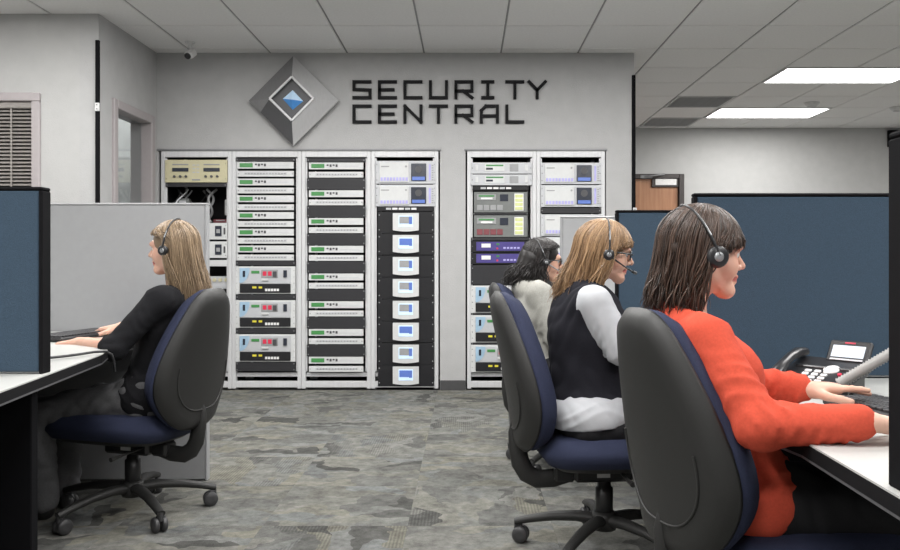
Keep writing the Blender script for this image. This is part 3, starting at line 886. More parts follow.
def b_violet(t, w, h):
    P_(t, 'faceplate', M['rack_black'], -w, w, 0, h, -.004, .012)
    P_(t, 'chassis', M['rack_black'], -w + .02, w - .02, .004, h - .004, .012, .36)
    d = P_(t, 'display', M['violet'], -w + .045, w - .06, h * .12, h * .9, -.010, -.003)
    P_(t, 'readout', M['mark_white'], -w + .09, -w + .17, h * .4, h * .75, -.013, -.009, parent=d)
    P_(t, 'led', M['lcd_green'], -w + .22, -w + .245, h * .62, h * .78, -.013, -.009, parent=d)
    P_(t, 'led', M['red_led'], -w + .22, -w + .235, h * .25, h * .4, -.013, -.009, parent=d)
    mb = MB()
    for k in range(5): mb.box(-w + .28 + k * .03, -w + .30 + k * .03, -.012, -.009, h * .3, h * .45)
    mb.build('buttons', M['lilac'], d)
    screws(t, w, h, n=1)
def b_sockets(t, w, h):
    P_(t, 'faceplate', M['unit_white'], -w, w, 0, h, -.004, .012)
    P_(t, 'chassis', M['rack_black'], -w + .03, w - .03, .004, h - .004, .012, .3)
    for c in range(3):
        x = w - .075 - c * .15
        s_ = P_(t, 'socket', M['lcd_dark'], x - .028, x + .028, h * .2, h * .82, -.012, -.003)
        P_(t, 'socket_insert', M['unit_mid'], x - .016, x + .016, h * .38, h * .62, -.015, -.011, parent=s_)
        P_(t, 'port', M['mark_dark'], x + .045, x + .06, h * .3, h * .7, -.009, -.003)
    screws(t, w, h, n=2)

# rack 1: cream unit, open shelf with gear and cables, sockets
place('tuner_unit', b_cream, 165.5, 227.5, 160, 182.5, 'cream two-meter unit at the top of the corner rack', 'rack unit')
place('blank_panel', b_blank, 166, 227, 183.2, 187, 'thin charcoal strip right below the cream unit', 'blank panel')
for k, (a, b_) in enumerate(((223, 239.5), (241.5, 258))):
    place('socket_panel', b_sockets, 166, 227.5, a, b_, 'white panel of black sockets in the corner rack, %s one' % ('upper', 'lower')[k], 'rack unit', 'socket panels in the corner rack')
sh = empty('rack_shelf', (rx(197), YB + .2, rz(264)), label='light grey shelf below the socket panels in the corner rack', cat='shelf')
MB().box(-.255, .255, -.19, .2, 0, .03, .003).build('board', M['alu'], sh)
MB().box(-.255, .255, -.195, -.19, -.02, .035, .002).build('lip', M['alu'], sh)
rg = random.Random(11)
for k, (xp, yp, wd, ht, m, lb) in enumerate(((178, 203, .10, .10, 'unit_grey', 'grey adapter box hanging among the cables in the corner rack'),
        (192, 208, .12, .06, 'unit_mid', 'mid grey splitter box among the cables in the corner rack'),
        (221, 206, .045, .14, 'paper', 'white cable label card in the corner rack'),
        (213, 220, .13, .035, 'maroon', 'dark red strip module above the socket panels'))):
    t = empty('cable_box', (rx(xp), YB + .16 + .03 * k, rz(yp)), label=lb, cat='box')
    MB().box(-wd / 2, wd / 2, -.04, .04, -ht / 2, ht / 2, .006).build('case', M[m], t)
    MB().box(-wd * .3, wd * .3, -.043, -.04, ht * .1, ht * .3).build('cover_label', M['unit_silver'], t)
for k in range(9):
    xa = rx(170 + rg.random() * 52); xb = xa + rg.uniform(-.12, .12); ya = YB + rg.uniform(.08, .28)
    pts = [(xa + (xb - xa) * s + .03 * math.sin(7 * s + k), ya + .04 * math.sin(5 * s + k), rz(188) + (rz(222) - rz(188)) * s) for s in [i / 12 for i in range(13)]]
    c = MB().tube(pts, .007 if k % 3 else .011, 8).build('cable', [M['unit_mid'], M['rack_black'], M['unit_silver']][k % 3])
    tag(c, ['mid grey cable hanging behind the cream unit in the corner rack', 'black cable hanging behind the cream unit in the corner rack', 'light grey cable hanging behind the cream unit in the corner rack'][k % 3], 'cable', 'cables in the corner rack')
bx = empty('relay_module', (rx(213), YB + .1, rz(280)), label='cream and silver relay module under the shelf of the corner rack', cat='rack unit')
MB().box(-.14, .14, -.05, .1, -.08, .03, .006).build('case', M['unit_silver'], bx)
for q in range(5): MB().cyl((-.1 + q * .05, -.065, .0), (-.1 + q * .05, -.05, .0), .016, n=10).build('terminal', M['unit_cream'], bx)
# rack 2
for i in range(6):
    place('receiver_unit', b_receiver, 237.5, 294, 162 + 16.72 * i, 168.8 + 16.72 * i, 'slim white unit with green display, %s in the tightly packed rack' % nth(i, 6), 'rack unit', 'slim display units of the packed rack')
    place('slim_unit', b_plain, 237.5, 294, 171 + 16.72 * i, 176.8 + 16.72 * i, 'slim white unit without display, %s in the tightly packed rack' % nth(i, 6), 'rack unit', 'slim plain units of the packed rack')
MB_ = None
place('blank_panel', b_blank, 236, 295.5, 158.4, 161.4, 'thin charcoal strip above the tightly packed slim units', 'blank panel')
place('blank_panel', b_blank, 236, 295.5, 260.4, 265.6, 'charcoal strip between the packed slim units and the wide ones', 'blank panel')
for i, y in enumerate((266.4, 300.2, 334.2)):
    place('power_unit', b_power, 235.8, 295.6, y, y + 27.4, 'wide white unit with red meters, %s of three in the packed rack' % nth(i, 3), 'rack unit', 'wide units with red meters')
    if i < 2: place('blank_panel', b_blank, 236, 295.5, y + 28, y + 33.2, 'charcoal strip between wide units with red meters, %s' % ('upper one', 'lower one')[i], 'blank panel', 'strips between the wide units')
place('blank_panel', b_blank, 236, 295.5, 362.2, 371, 'charcoal panel under the lowest wide unit with red meters', 'blank panel')
# rack 3
place('blank_panel', b_blank, 307, 365.5, 158.4, 162.2, 'thin charcoal strip at the top of the evenly spaced rack', 'blank panel')
for i in range(8):
    y = 162.7 + 27.72 * i
    place('receiver_unit', b_receiver, 309, 363.5, y, y + 6.8, 'slim white unit with green display, %s in the evenly spaced rack' % nth(i, 8), 'rack unit', 'slim display units of the spaced rack')
    place('slim_unit', b_plain, 309, 363.5, y + 9.2, y + 15, 'slim white unit without display, %s in the evenly spaced rack' % nth(i, 8), 'rack unit', 'slim plain units of the spaced rack')
    if i < 7: place('blank_panel', b_blank, 307, 365.5, y + 15.6, y + 27.1, 'charcoal blank panel between pairs of slim units, %s in the spaced rack' % nth(i, 7), 'blank panel', 'blank panels of the spaced rack')
# rack 4
place('server_unit', b_server, 375.6, 436, 161, 183.8, 'silver server above another one, over the touch screens', 'server')
place('server_unit', b_server, 375.6, 436, 184.8, 206.4, 'silver server resting right on the touch screen panels', 'server')
place('patch_strip', b_patch, 378, 434, 206.8, 211.2, 'black strip with white port labels above the touch screens', 'patch panel')
for i in range(8):
    y = 211.6 + 21.85 * i
    alt = i in (5, 7, 1)
    place('touch_screen_blue' if alt else 'touch_screen', b_screen, 378, 434.2, y, y + (21.5 if alt else 21.8),
          ('white touch screen with blue banner on a black panel, %s screen' if alt else 'white touch screen with grey and blue view, %s screen') % nth(i, 8),
          'touch screen', 'blue banner touch screens' if alt else 'grey view touch screens', name='touch_screen')
# rack 5
for i, (a, b_) in enumerate(((162.6, 173.8), (174.6, 185.4))):
    place('panel_unit', b_light, 471, 532, a, b_, 'pale grey unit with handles, %s of the two above the violet displays' % ('upper', 'lower')[i], 'rack unit', 'pale units of the violet display rack')
place('patch_strip', b_patch, 472.5, 528.5, 186.2, 190.6, 'black strip with pale labels above the two grey units', 'patch panel')
place('grey_unit', b_greyunit(False), 474, 527.5, 192, 212.5, 'dark grey unit with yellow labels and grey buttons', 'rack unit')
place('blank_panel', b_blank, 472.5, 528.5, 213, 214.8, 'thin charcoal strip between the two dark grey units', 'blank panel')
place('grey_unit_red', b_greyunit(True), 474, 527.5, 215.4, 237, 'dark grey unit with yellow labels and dark red buttons', 'rack unit', name='grey_unit')
place('blank_panel', b_blank, 471, 531, 237.5, 240.4, 'thin charcoal strip above the violet displays', 'blank panel')
for i in range(2):
    place('violet_unit', b_violet, 471, 531, 240.8 + 12 * i, 252.2 + 12 * i, 'black unit with a bright violet display, %s of the two' % ('upper', 'lower')[i], 'rack unit', 'violet display units')
place('blank_panel', b_blank, 471, 531, 265, 284.6, 'black blank panel below the violet displays', 'blank panel')
for i, y in enumerate((285.6, 315.2, 344.8)):
    place('power_unit', b_power, 471, 531.5, y, y + 27.2, 'wide white unit with pale blue corner, %s under the violet displays' % nth(i, 3), 'rack unit', 'wide units under the violet displays')
    if i < 2: place('blank_panel', b_blank, 471, 531, y + 27.5, y + 29.3, 'thin charcoal strip between wide units below the violet displays, %s one' % ('upper', 'lower')[i], 'blank panel', 'thin strips between wide units')
# rack 6
for i, (a, b_, lb) in enumerate(((162.8, 184.2, 'silver server at the top of the last rack before the wall end'), (185.2, 207, 'silver server second from the top of the last rack'),
                             (214.4, 236, 'silver server just below the dark bar of the last rack'), (237, 258.6, 'silver server in the last rack beside the violet displays'))):
    place('server_unit', b_server, 540.6, 601.2, a, b_, lb, 'server')
place('blank_panel', b_blank, 540.5, 601, 208, 213.4, 'dark bar between the servers of the last rack', 'blank panel')
for i in range(3): place('blank_panel', b_blank, 540.5, 601, 260 + 37 * i, 295.5 + 37 * i, 'black blank panel low in the last rack, %s of three' % nth(i, 3), 'blank panel', 'low blank panels of the last rack')

# ------------------------------------------------------------------ desks and partitions
def partition(x0, x1, y0, y1, z0, z1, face, label, end, cat='partition', trim=None):
    trim = trim or M['trim_black']
    t = empty('desk_partition', ((x0 + x1) / 2, (y0 + y1) / 2, z0), label=label, cat=cat)
    w, d, h = (x1 - x0) / 2, (y1 - y0) / 2, z1 - z0
    e = .012
    a, b_ = (-w + e, w) if end < 0 else (-w, w - e)
    MB().box(a, b_, -d, d, .006, h - .012, .004).build('panel', face, t)
    MB().box(-w, w, -d - .002, d + .002, h - .012, h, .004).build('top_cap', trim, t)
    a, b_ = (-w, -w + e) if end < 0 else (w - e, w)
    MB().box(a, b_, -d - .002, d + .002, 0, h - .012, .003).build('end_cap', trim, t)
    return t
DL, DR = .76, .72              # desk heights, left and right
partition(-2.62, -1.325, 2.56, 2.61, DL, 1.345, M['blue_fabric'], 'blue fabric desk partition with black end standing on the white desk before the seated woman in black', 1)
partition(-2.62, -1.318, 4.16, 4.20, 0.0, 1.41, M['grey_lam'], 'tall grey floor partition behind the woman in black', 1, trim=M['grey_lam'])
partition(.735, 2.2, 1.34, 1.43, DR, 1.335, M['blue_fabric'], 'desk partition with a wide black end cap beside the woman in red', -1)
partition(.764, 2.2, 2.76, 2.795, DR, 1.342, M['blue_fabric'], 'wide blue fabric partition behind the desk phone', -1)
partition(.70, 2.2, 3.85, 3.885, DR, 1.354, M['blue_fabric'], 'blue fabric partition beside the woman in the black vest, before the brown door', -1)
partition(.61, 2.2, 5.35, 5.39, 0.0, 1.41, M['grey_lam'], 'grey partition in front of the last rack beside the woman in grey', -1, trim=M['grey_lam'])

def desk(poly, z, label, legs):
    t = empty('desk', (poly[0][0], poly[0][1], 0), label=label, cat='desk')
    ox, oy = poly[0]
    pl = [(x - ox, y - oy) for x, y in poly]
    MB().prism(pl, z - .004, z).build('desktop', M['desk_top'], t)
    MB().prism(pl, z - .034, z - .0045).build('edge_band', M['desk_edge'], t)
    cx = sum(p[0] for p in pl) / len(pl); cy = sum(p[1] for p in pl) / len(pl)
    MB().prism([(cx + (x - cx) * .998, cy + (y - cy) * .998) for x, y in pl], z - .040, z - .034).build('under_trim', M['desk_line'], t)
    for (x0, x1, y0, y1) in legs:
        MB().box(x0 - ox, x1 - ox, y0 - oy, y1 - oy, 0.0, z - .041, .003).build('end_panel', M['desk_black'], t)
    return t
def arc(p, q, bulge, n=8):
    p, q = Vector(p), Vector(q); d = q - p; nn = Vector((-d.y, d.x)).normalized()
    return [tuple(p + d * (k / n) + nn * bulge * math.sin(math.pi * k / n)) for k in range(n + 1)]
desk([(-2.62, 1.0)] + [(-1.235, 1.0), (-1.258, 2.2)] + arc((-1.388, 3.12), (-1.36, 4.14), .115) + [(-2.62, 4.15)], DL,
     'white topped desk with black edge in front of the woman in black',
     [(-2.6, -1.36, 2.56, 2.60), (-2.6, -2.56, 2.62, 4.12), (-2.6, -1.5, 1.05, 1.09)])  # black back panel added to darken the space behind her legs
desk([(2.2, 1.36), (2.2, 2.755)] + [(.775, 2.755)] + arc((.765, 2.55), (.735, 1.80), -.05) + [(.719, 1.36)], DR,
     'white topped desk with black edge in front of the woman in red',
     [(.80, 2.18, 2.70, 2.74), (2.14, 2.18, 1.40, 2.69)])
desk([(2.2, 2.80), (2.2, 3.845), (.74, 3.845), (.74, 2.80)], DR, 'white topped desk in front of the woman in the black vest',
     [(.9, 2.18, 3.79, 3.83), (2.14, 2.18, 2.83, 3.78)])
desk([(2.2, 3.89), (2.2, 5.345), (.70, 5.345), (.70, 3.89)], DR, 'white topped desk in front of the woman in the grey hooded top',
     [(.9, 2.18, 5.29, 5.33), (2.14, 2.18, 3.92, 5.28)])

# ------------------------------------------------------------------ office chairs
def pillow(outline, rings, front, back, na=56):
    """closed cushion: outline(a)->(u, v); front/back(u, v, rho)->Vector"""
    vs = []; fs = []
    rh = [k / rings for k in range(rings + 1)]
    for side in (front, back):
        b = len(vs)
        cu, cv = 0.0, 0.45
        vs.append(side(cu, cv, 0.0))
        for r_ in rh[1:]:
            for k in range(na):
                u, v = outline(2 * math.pi * k / na)
                vs.append(side(cu + (u - cu) * r_, cv + (v - cv) * r_, r_))
        for k in range(na):
            fs.append((b, b + 1 + k, b + 1 + (k + 1) % na))
        for j in range(rings - 1):
            for k in range(na):
                fs.append((b + 1 + j * na + k, b + 1 + (j + 1) * na + k, b + 1 + (j + 1) * na + (k + 1) % na, b + 1 + j * na + (k + 1) % na))
    n1 = 1 + rings * na
    l0 = 1 + (rings - 1) * na
    for k in range(na):
        fs.append((l0 + k, n1 + l0 + k, n1 + l0 + (k + 1) % na, l0 + (k + 1) % na))
    return MB().add(vs, fs, 0, True)

def sp(x, e): return math.copysign(abs(x) ** e, x)
BZ0, BZ1 = .395, 1.0
def sstep(a, b, x):
    x = max(0, min(1, (x - a) / (b - a))); return x * x * (3 - 2 * x)
def back_out(s):
    def f(a):
        v = .5 + .5 * sp(math.sin(a), .80) * s
        wd = .240 - .085 * sstep(.30, 1.0, v) - .03 * sstep(.3, 0.0, v)
        return (sp(math.cos(a), .62) * wd * s, v)
    return f
def back_c(v): return -.295 - .020 * (1 - v) ** 2 - .135 * max(v - .12, 0) ** 1.25
def back_pt(off):
    def f(u, v, r_):
        t = (1 - min(r_, 1) ** 7) ** .5
        return Vector((back_c(v) + .75 * u * u + off(t, r_), u, BZ0 + (BZ1 - BZ0) * v))
    return f

def make_chair():
    t = empty('office_chair', (0, 0, 0))
    pillow(back_out(.985), 12, back_pt(lambda q, r_: .022 + .060 * q), back_pt(lambda q, r_: -.006)).build('back_cushion', M['chair_fabric'], t)
    sh = pillow(back_out(1.0), 12, back_pt(lambda q, r_: -.004), back_pt(lambda q, r_: -.012 - .040 * q)).build('back_shell', M['chair_plastic'], t)
    rp = []
    fo = back_out(.72); fb = back_pt(lambda q, r_: -.013 - .040 * q)
    for k in range(29):
        a = math.pi * (1.02 + .96 * k / 28)
        u, v = fo(a); rp.append(fb(u, v, .72))
    MB().tube(rp, .0035, 6).build('shell_ridge', M['chair_plastic'], sh)
    # seat
    def so(s):
        return lambda a: (sp(math.cos(a), .55) * .255 * s, .5 + .5 * sp(math.sin(a), .55) * s)
    def spt(z0, dz, drop):
        def f(u, v, r_):
            q = (1 - min(r_, 1) ** 6) ** .5
            x = -.262 + .60 * v
            return Vector((x, u, z0 + dz * q - drop * sstep(.75, 1.0, v) + .02 * (abs(u) / .25) ** 3))
        return f
    pillow(so(1.0), 10, spt(.405, .064, .022), spt(.386, -.050, .012)).build('seat', M['chair_fabric'], t)
    pillow(so(.90), 8, spt(.360, .0, .01), spt(.355, -.028, .0)).build('seat_pan', M['chair_plastic'], t)
    mech = MB().box(-.13, .10, -.07, .07, .275, .345, .012).box(-.20, -.12, -.04, .04, .27, .33, .01).build('mechanism', M['chair_metal'], t)
    for s in (-1, 1): MB().box(-.045, .005, *sorted((s * .0725, s * .070)), .295, .325).build('sticker', M['sticker'], mech)
    MB().tube([(.03, -.06, .33), (.03, -.20, .325), (.035, -.27, .32)], [.006, .006, .010], 8).build('lever', M['chair_plastic'], t)
    MB().tube([(-.10, .06, .31), (-.10, .19, .305), (-.095, .25, .30)], [.006, .006, .010], 8).build('lever', M['chair_plastic'], t)
    MB().tube([(-.14, 0, .298), (-.20, 0, .280), (-.262, 0, .278), (-.302, 0, .300), (-.326, 0, .34), (-.338, 0, .40), (-.342, 0, .46), (-.338, 0, .50)],
              [.036, .036, .036, .036, .036, .034, .032, .026], 14, flat=.55, up=(0, 1, 0)).build('back_support', M['chair_plastic'], t)
    MB().lathe([(.030, .13), (.034, .132), (.034, .24), (.026, .245), (.026, .285)], 20).build('gas_column', M['chair_metal'], t)
    MB().lathe([(.02, .075), (.045, .08), (.052, .10), (.050, .135), (.040, .148), (.030, .15)], 24).build('base_hub', M['chair_plastic'], t)
    lm = MB().tube([(.03, 0, .118), (.11, 0, .122), (.20, 0, .114), (.29, 0, .096), (.35, 0, .080)], [.028, .026, .023, .020, .018], 12, flat=.8, up=(0, 0, 1)).mesh('leg', M['chair_plastic'])
    cm = MB()
    cm.cyl((.345, 0, .05), (.345, 0, .085), .010, n=10)
    cm.tube([(.345, -.006, .062), (.333, -.006, .064), (.318, -.006, .052), (.313, -.006, .035)], .010, 8)
    for s in (-1, 1):
        y0, y1 = sorted((s * .006, s * .029))
        cm.lathe([(.010, 0), (.029, .001), (.0325, .006), (.0325, .016), (.027, .022), (.012, .023)], 20,
                 M=Matrix.Translation((.328, s * .006, .0325)) @ Matrix.Rotation(R(-90 * s), 4, 'X'))
    cme = cm.mesh('caster', M['caster'])
    for k in range(5):
        l = bpy.data.objects.new('leg', lm); COL.objects.link(l); l.parent = t
        l.rotation_euler = (0, 0, 2 * math.pi * k / 5)
        c = bpy.data.objects.new('caster', cme); COL.objects.link(c); c.parent = l
    return t
chair0 = make_chair()
CHAIRS = [  # x, y, facing, base turn, label
    (-1.475, 3.62, R(180 - 17), R(22), 'navy office chair with black shell carrying the woman in black'),
    (.815, 2.10, R(16), R(80), 'navy office chair with black shell carrying the woman in red'),
    (.530, 3.17, R(5), R(165), 'navy office chair with black shell carrying the woman in the black vest'),
    (.560, 4.50, R(6), R(158), 'navy office chair with black shell carrying the woman in the grey hooded top')]
for i, (x, y, rz_, bt_, lb) in enumerate(CHAIRS):
    c = chair0 if i == 0 else copy_tree(chair0)
    c.location = (x, y, 0); c.rotation_euler = (0, 0, rz_)
    tag(c, lb, 'chair', 'office chairs')
    for ch in c.children:
        if ch.name.split('.')[0] == 'leg':
            k = round(ch.rotation_euler.z / (2 * math.pi / 5)) if i == 0 else None
    legs_ = [ch for ch in c.children if ch.name.split('.')[0] == 'leg']
    for k, ch in enumerate(legs_): ch.rotation_euler = (0, 0, 2 * math.pi * k / 5 + bt_ - rz_)

# ------------------------------------------------------------------ things on the desks
def keyboard(loc, rz_, label):
    t = empty('keyboard', loc, rz_, label, 'keyboard')
    MB().box(-.085, .085, -.225, .225, .004, .020, .005).build('case', M['plastic_black'], t)
    kb = MB()
    for r_ in range(6):
        for c in range(20):
            if r_ == 5 and 5 < c < 11: continue
            x = -.066 + (5 - r_) * .0235; y = -.205 + c * .0215
            x = .064 - r_ * .0245
            kb.box(x - .0095, x + .0095, y - .009, y + .009, .018, .028, .002)
    kb.box(.064 - 5 * .0245 - .0095, .064 - 5 * .0245 + .0095, -.205 + 6 * .0215 - .009, -.205 + 10 * .0215 + .009, .018, .027, .002)
    k_ = kb.build('keys', M['key'], t); k_['kind'] = 'stuff'
    MB().box(.078, .082, -.05, .05, .020, .022).build('status_bar', M['unit_mid'], t)
    for s in (-1, 1): MB().box(.04, .06, s * .18 - .015, s * .18 + .015, 0, .005).build('foot', M['plastic_black'], t)
    return t
def mouse(loc, rz_, label):
    t = empty('computer_mouse', loc, rz_, label, 'mouse')
    vs = []; fs = []; n, m = 16, 8
    for j in range(m + 1):
        ph = math.pi / 2 * j / m
        for k in range(n):
            a = 2 * math.pi * k / n
            vs.append((.052 * math.cos(a) * math.cos(ph) ** .6 + .004, .031 * math.sin(a) * math.cos(ph) ** .6, .034 * math.sin(ph) ** .9))
    for j in range(m):
        for k in range(n): fs.append((j * n + k, j * n + (k + 1) % n, (j + 1) * n + (k + 1) % n, (j + 1) * n + k))
    fs.append(tuple(range(n - 1, -1, -1)))
    MB().add(vs, fs, 0, True).build('shell', M['plastic_black'], t)
    MB().cyl((.030, -.004, .027), (.030, .004, .027), .009, n=12).build('wheel', M['unit_mid'], t)
    return t
keyboard((-1.80, 3.80, DL), R(180 - 12), 'black keyboard on the desk under the hands of the woman in black')
pd = MB().box(-.10, .10, -.12, .12, 0, .004, .0015).build('mouse_pad', M['mousepad'])
pd.location = (-1.66, 4.02, DL); tag(pd, 'dark blue mouse pad beside the keyboard of the woman in black', 'mouse pad')
mouse((-1.685, 3.99, DL + .004), R(170), 'black computer mouse on the dark blue mouse pad')
cb = MB().tube([(-1.52, 2.87, DL + .012), (-1.49, 2.90, DL + .010), (-1.45, 2.96, DL + .010), (-1.42, 3.02, DL + .011), (-1.40, 3.08, DL + .012), (-1.375, 3.12, DL + .010), (-1.358, 3.135, DL - .004), (-1.352, 3.14, DL - .03), (-1.352, 3.15, DL - .07)], .005, 8).build('desk_cable', M['plastic_black'])
tag(cb, 'black cable lying across the desk and drooping over its edge', 'cable')
dk = empty('cable_clip', (-1.53, 2.865, DL), label='small black clip holding the cable on the desk of the woman in black', cat='clip')
MB().box(-.03, .03, -.02, .02, 0, .02, .006).build('base', M['plastic_black'], dk)
MB().box(-.02, .02, -.012, .012, .02, .03, .004).build('clamp', M['alu_dark'], dk)

# phone, keyboard and ribbed tube on the desk of the woman in red
PHX, PHY = 1.055, 2.43
ph = empty('desk_phone', (PHX, PHY, DR), R(-50), 'black desk phone with corded handset and tilted screen', 'telephone')
ph.scale = (.88, .88, .88)
Mt = Matrix.Translation((0, 0, .045)) @ Matrix.Rotation(R(20), 4, 'X')
MB().box(-.13, .13, -.11, .11, 0, .035, .010, M=Mt).box(-.10, .10, .0, .09, -.045, .045, .004, M=Matrix.Translation((0, 0, .046))).build('body', M['plastic_black'], ph)
hp = [Mt @ Vector(q) for q in ((-.105, -.125, .042), (-.107, -.10, .058), (-.108, -.05, .068), (-.108, .01, .072), (-.107, .06, .066), (-.105, .10, .052))]
MB().tube(hp, [.020, .026, .021, .019, .023, .020], 14, flat=.75, up=(0, 0, 1)).build('handset', M['plastic_black'], ph)
Ms = Matrix.Translation((.045, .095, .135)) @ Matrix.Rotation(R(58), 4, 'X')
sc_ = MB().box(-.072, .072, -.042, .042, -.010, .010, .006, M=Ms).box(-.05, .05, -.075, -.03, -.016, .0, .004, M=Ms).build('screen_housing', M['plastic_black'], ph)
MB().box(-.055, .055, -.024, .020, .010, .0115, M=Ms).build('screen', M['phone_screen'], sc_)
MB().box(-.018, .018, .028, .033, .010, .0115, M=Ms).build('brand_mark', M['red_led'], sc_)
MB().box(-.055, .055, -.036, -.030, .010, .0125, M=Ms).build('soft_keys', M['unit_silver'], sc_)
kp = MB()
for r_ in range(4):
    for c in range(3):
        kp.box(-.05 + c * .032, -.028 + c * .032, -.088 + r_ * .023, -.074 + r_ * .023, .034, .041, .002, M=Mt)
kp.build('keypad', M['key_white'], ph)
MB().lathe([(.026, 0), (.026, .006), (.016, .008), (.004, .008)], 20, M=Mt @ Matrix.Translation((.03, .012, .034))).build('navigation_button', M['key_white'], ph)
MB().cyl(Mt @ Vector((.072, -.02, .034)), Mt @ Vector((.072, -.02, .041)), .007, n=10).build('message_button', M['red_led'], ph)
keyboard((1.10, 2.03, DR), R(14), 'black keyboard on the desk under the hands of the woman in red')
rb = []
p0, p1 = W(838, 384, 2.28), W(893, 352, 2.24)
for k in range(41):
    s = k / 40; rb.append(p0.lerp(p1, s))
tb = MB().tube(rb, [(.0165 if k % 2 else .0125) for k in range(41)], 14).build('ribbed_tube', M['ribbed'])
tag(tb, 'light grey ribbed flexible tube leaning over the keyboard beside the phone', 'tube')
hb = empty('tube_stand', (p1.x + .02, p1.y, DR), label='black foot holding the ribbed grey tube on the desk', cat='stand')
MB().box(-.06, .06, -.04, .04, 0, .012, .004).build('base', M['plastic_black'], hb)
MB().cyl((0, 0, .01), (0, 0, p1.z - DR + .01), .010, n=12).build('stem', M['plastic_black'], hb)

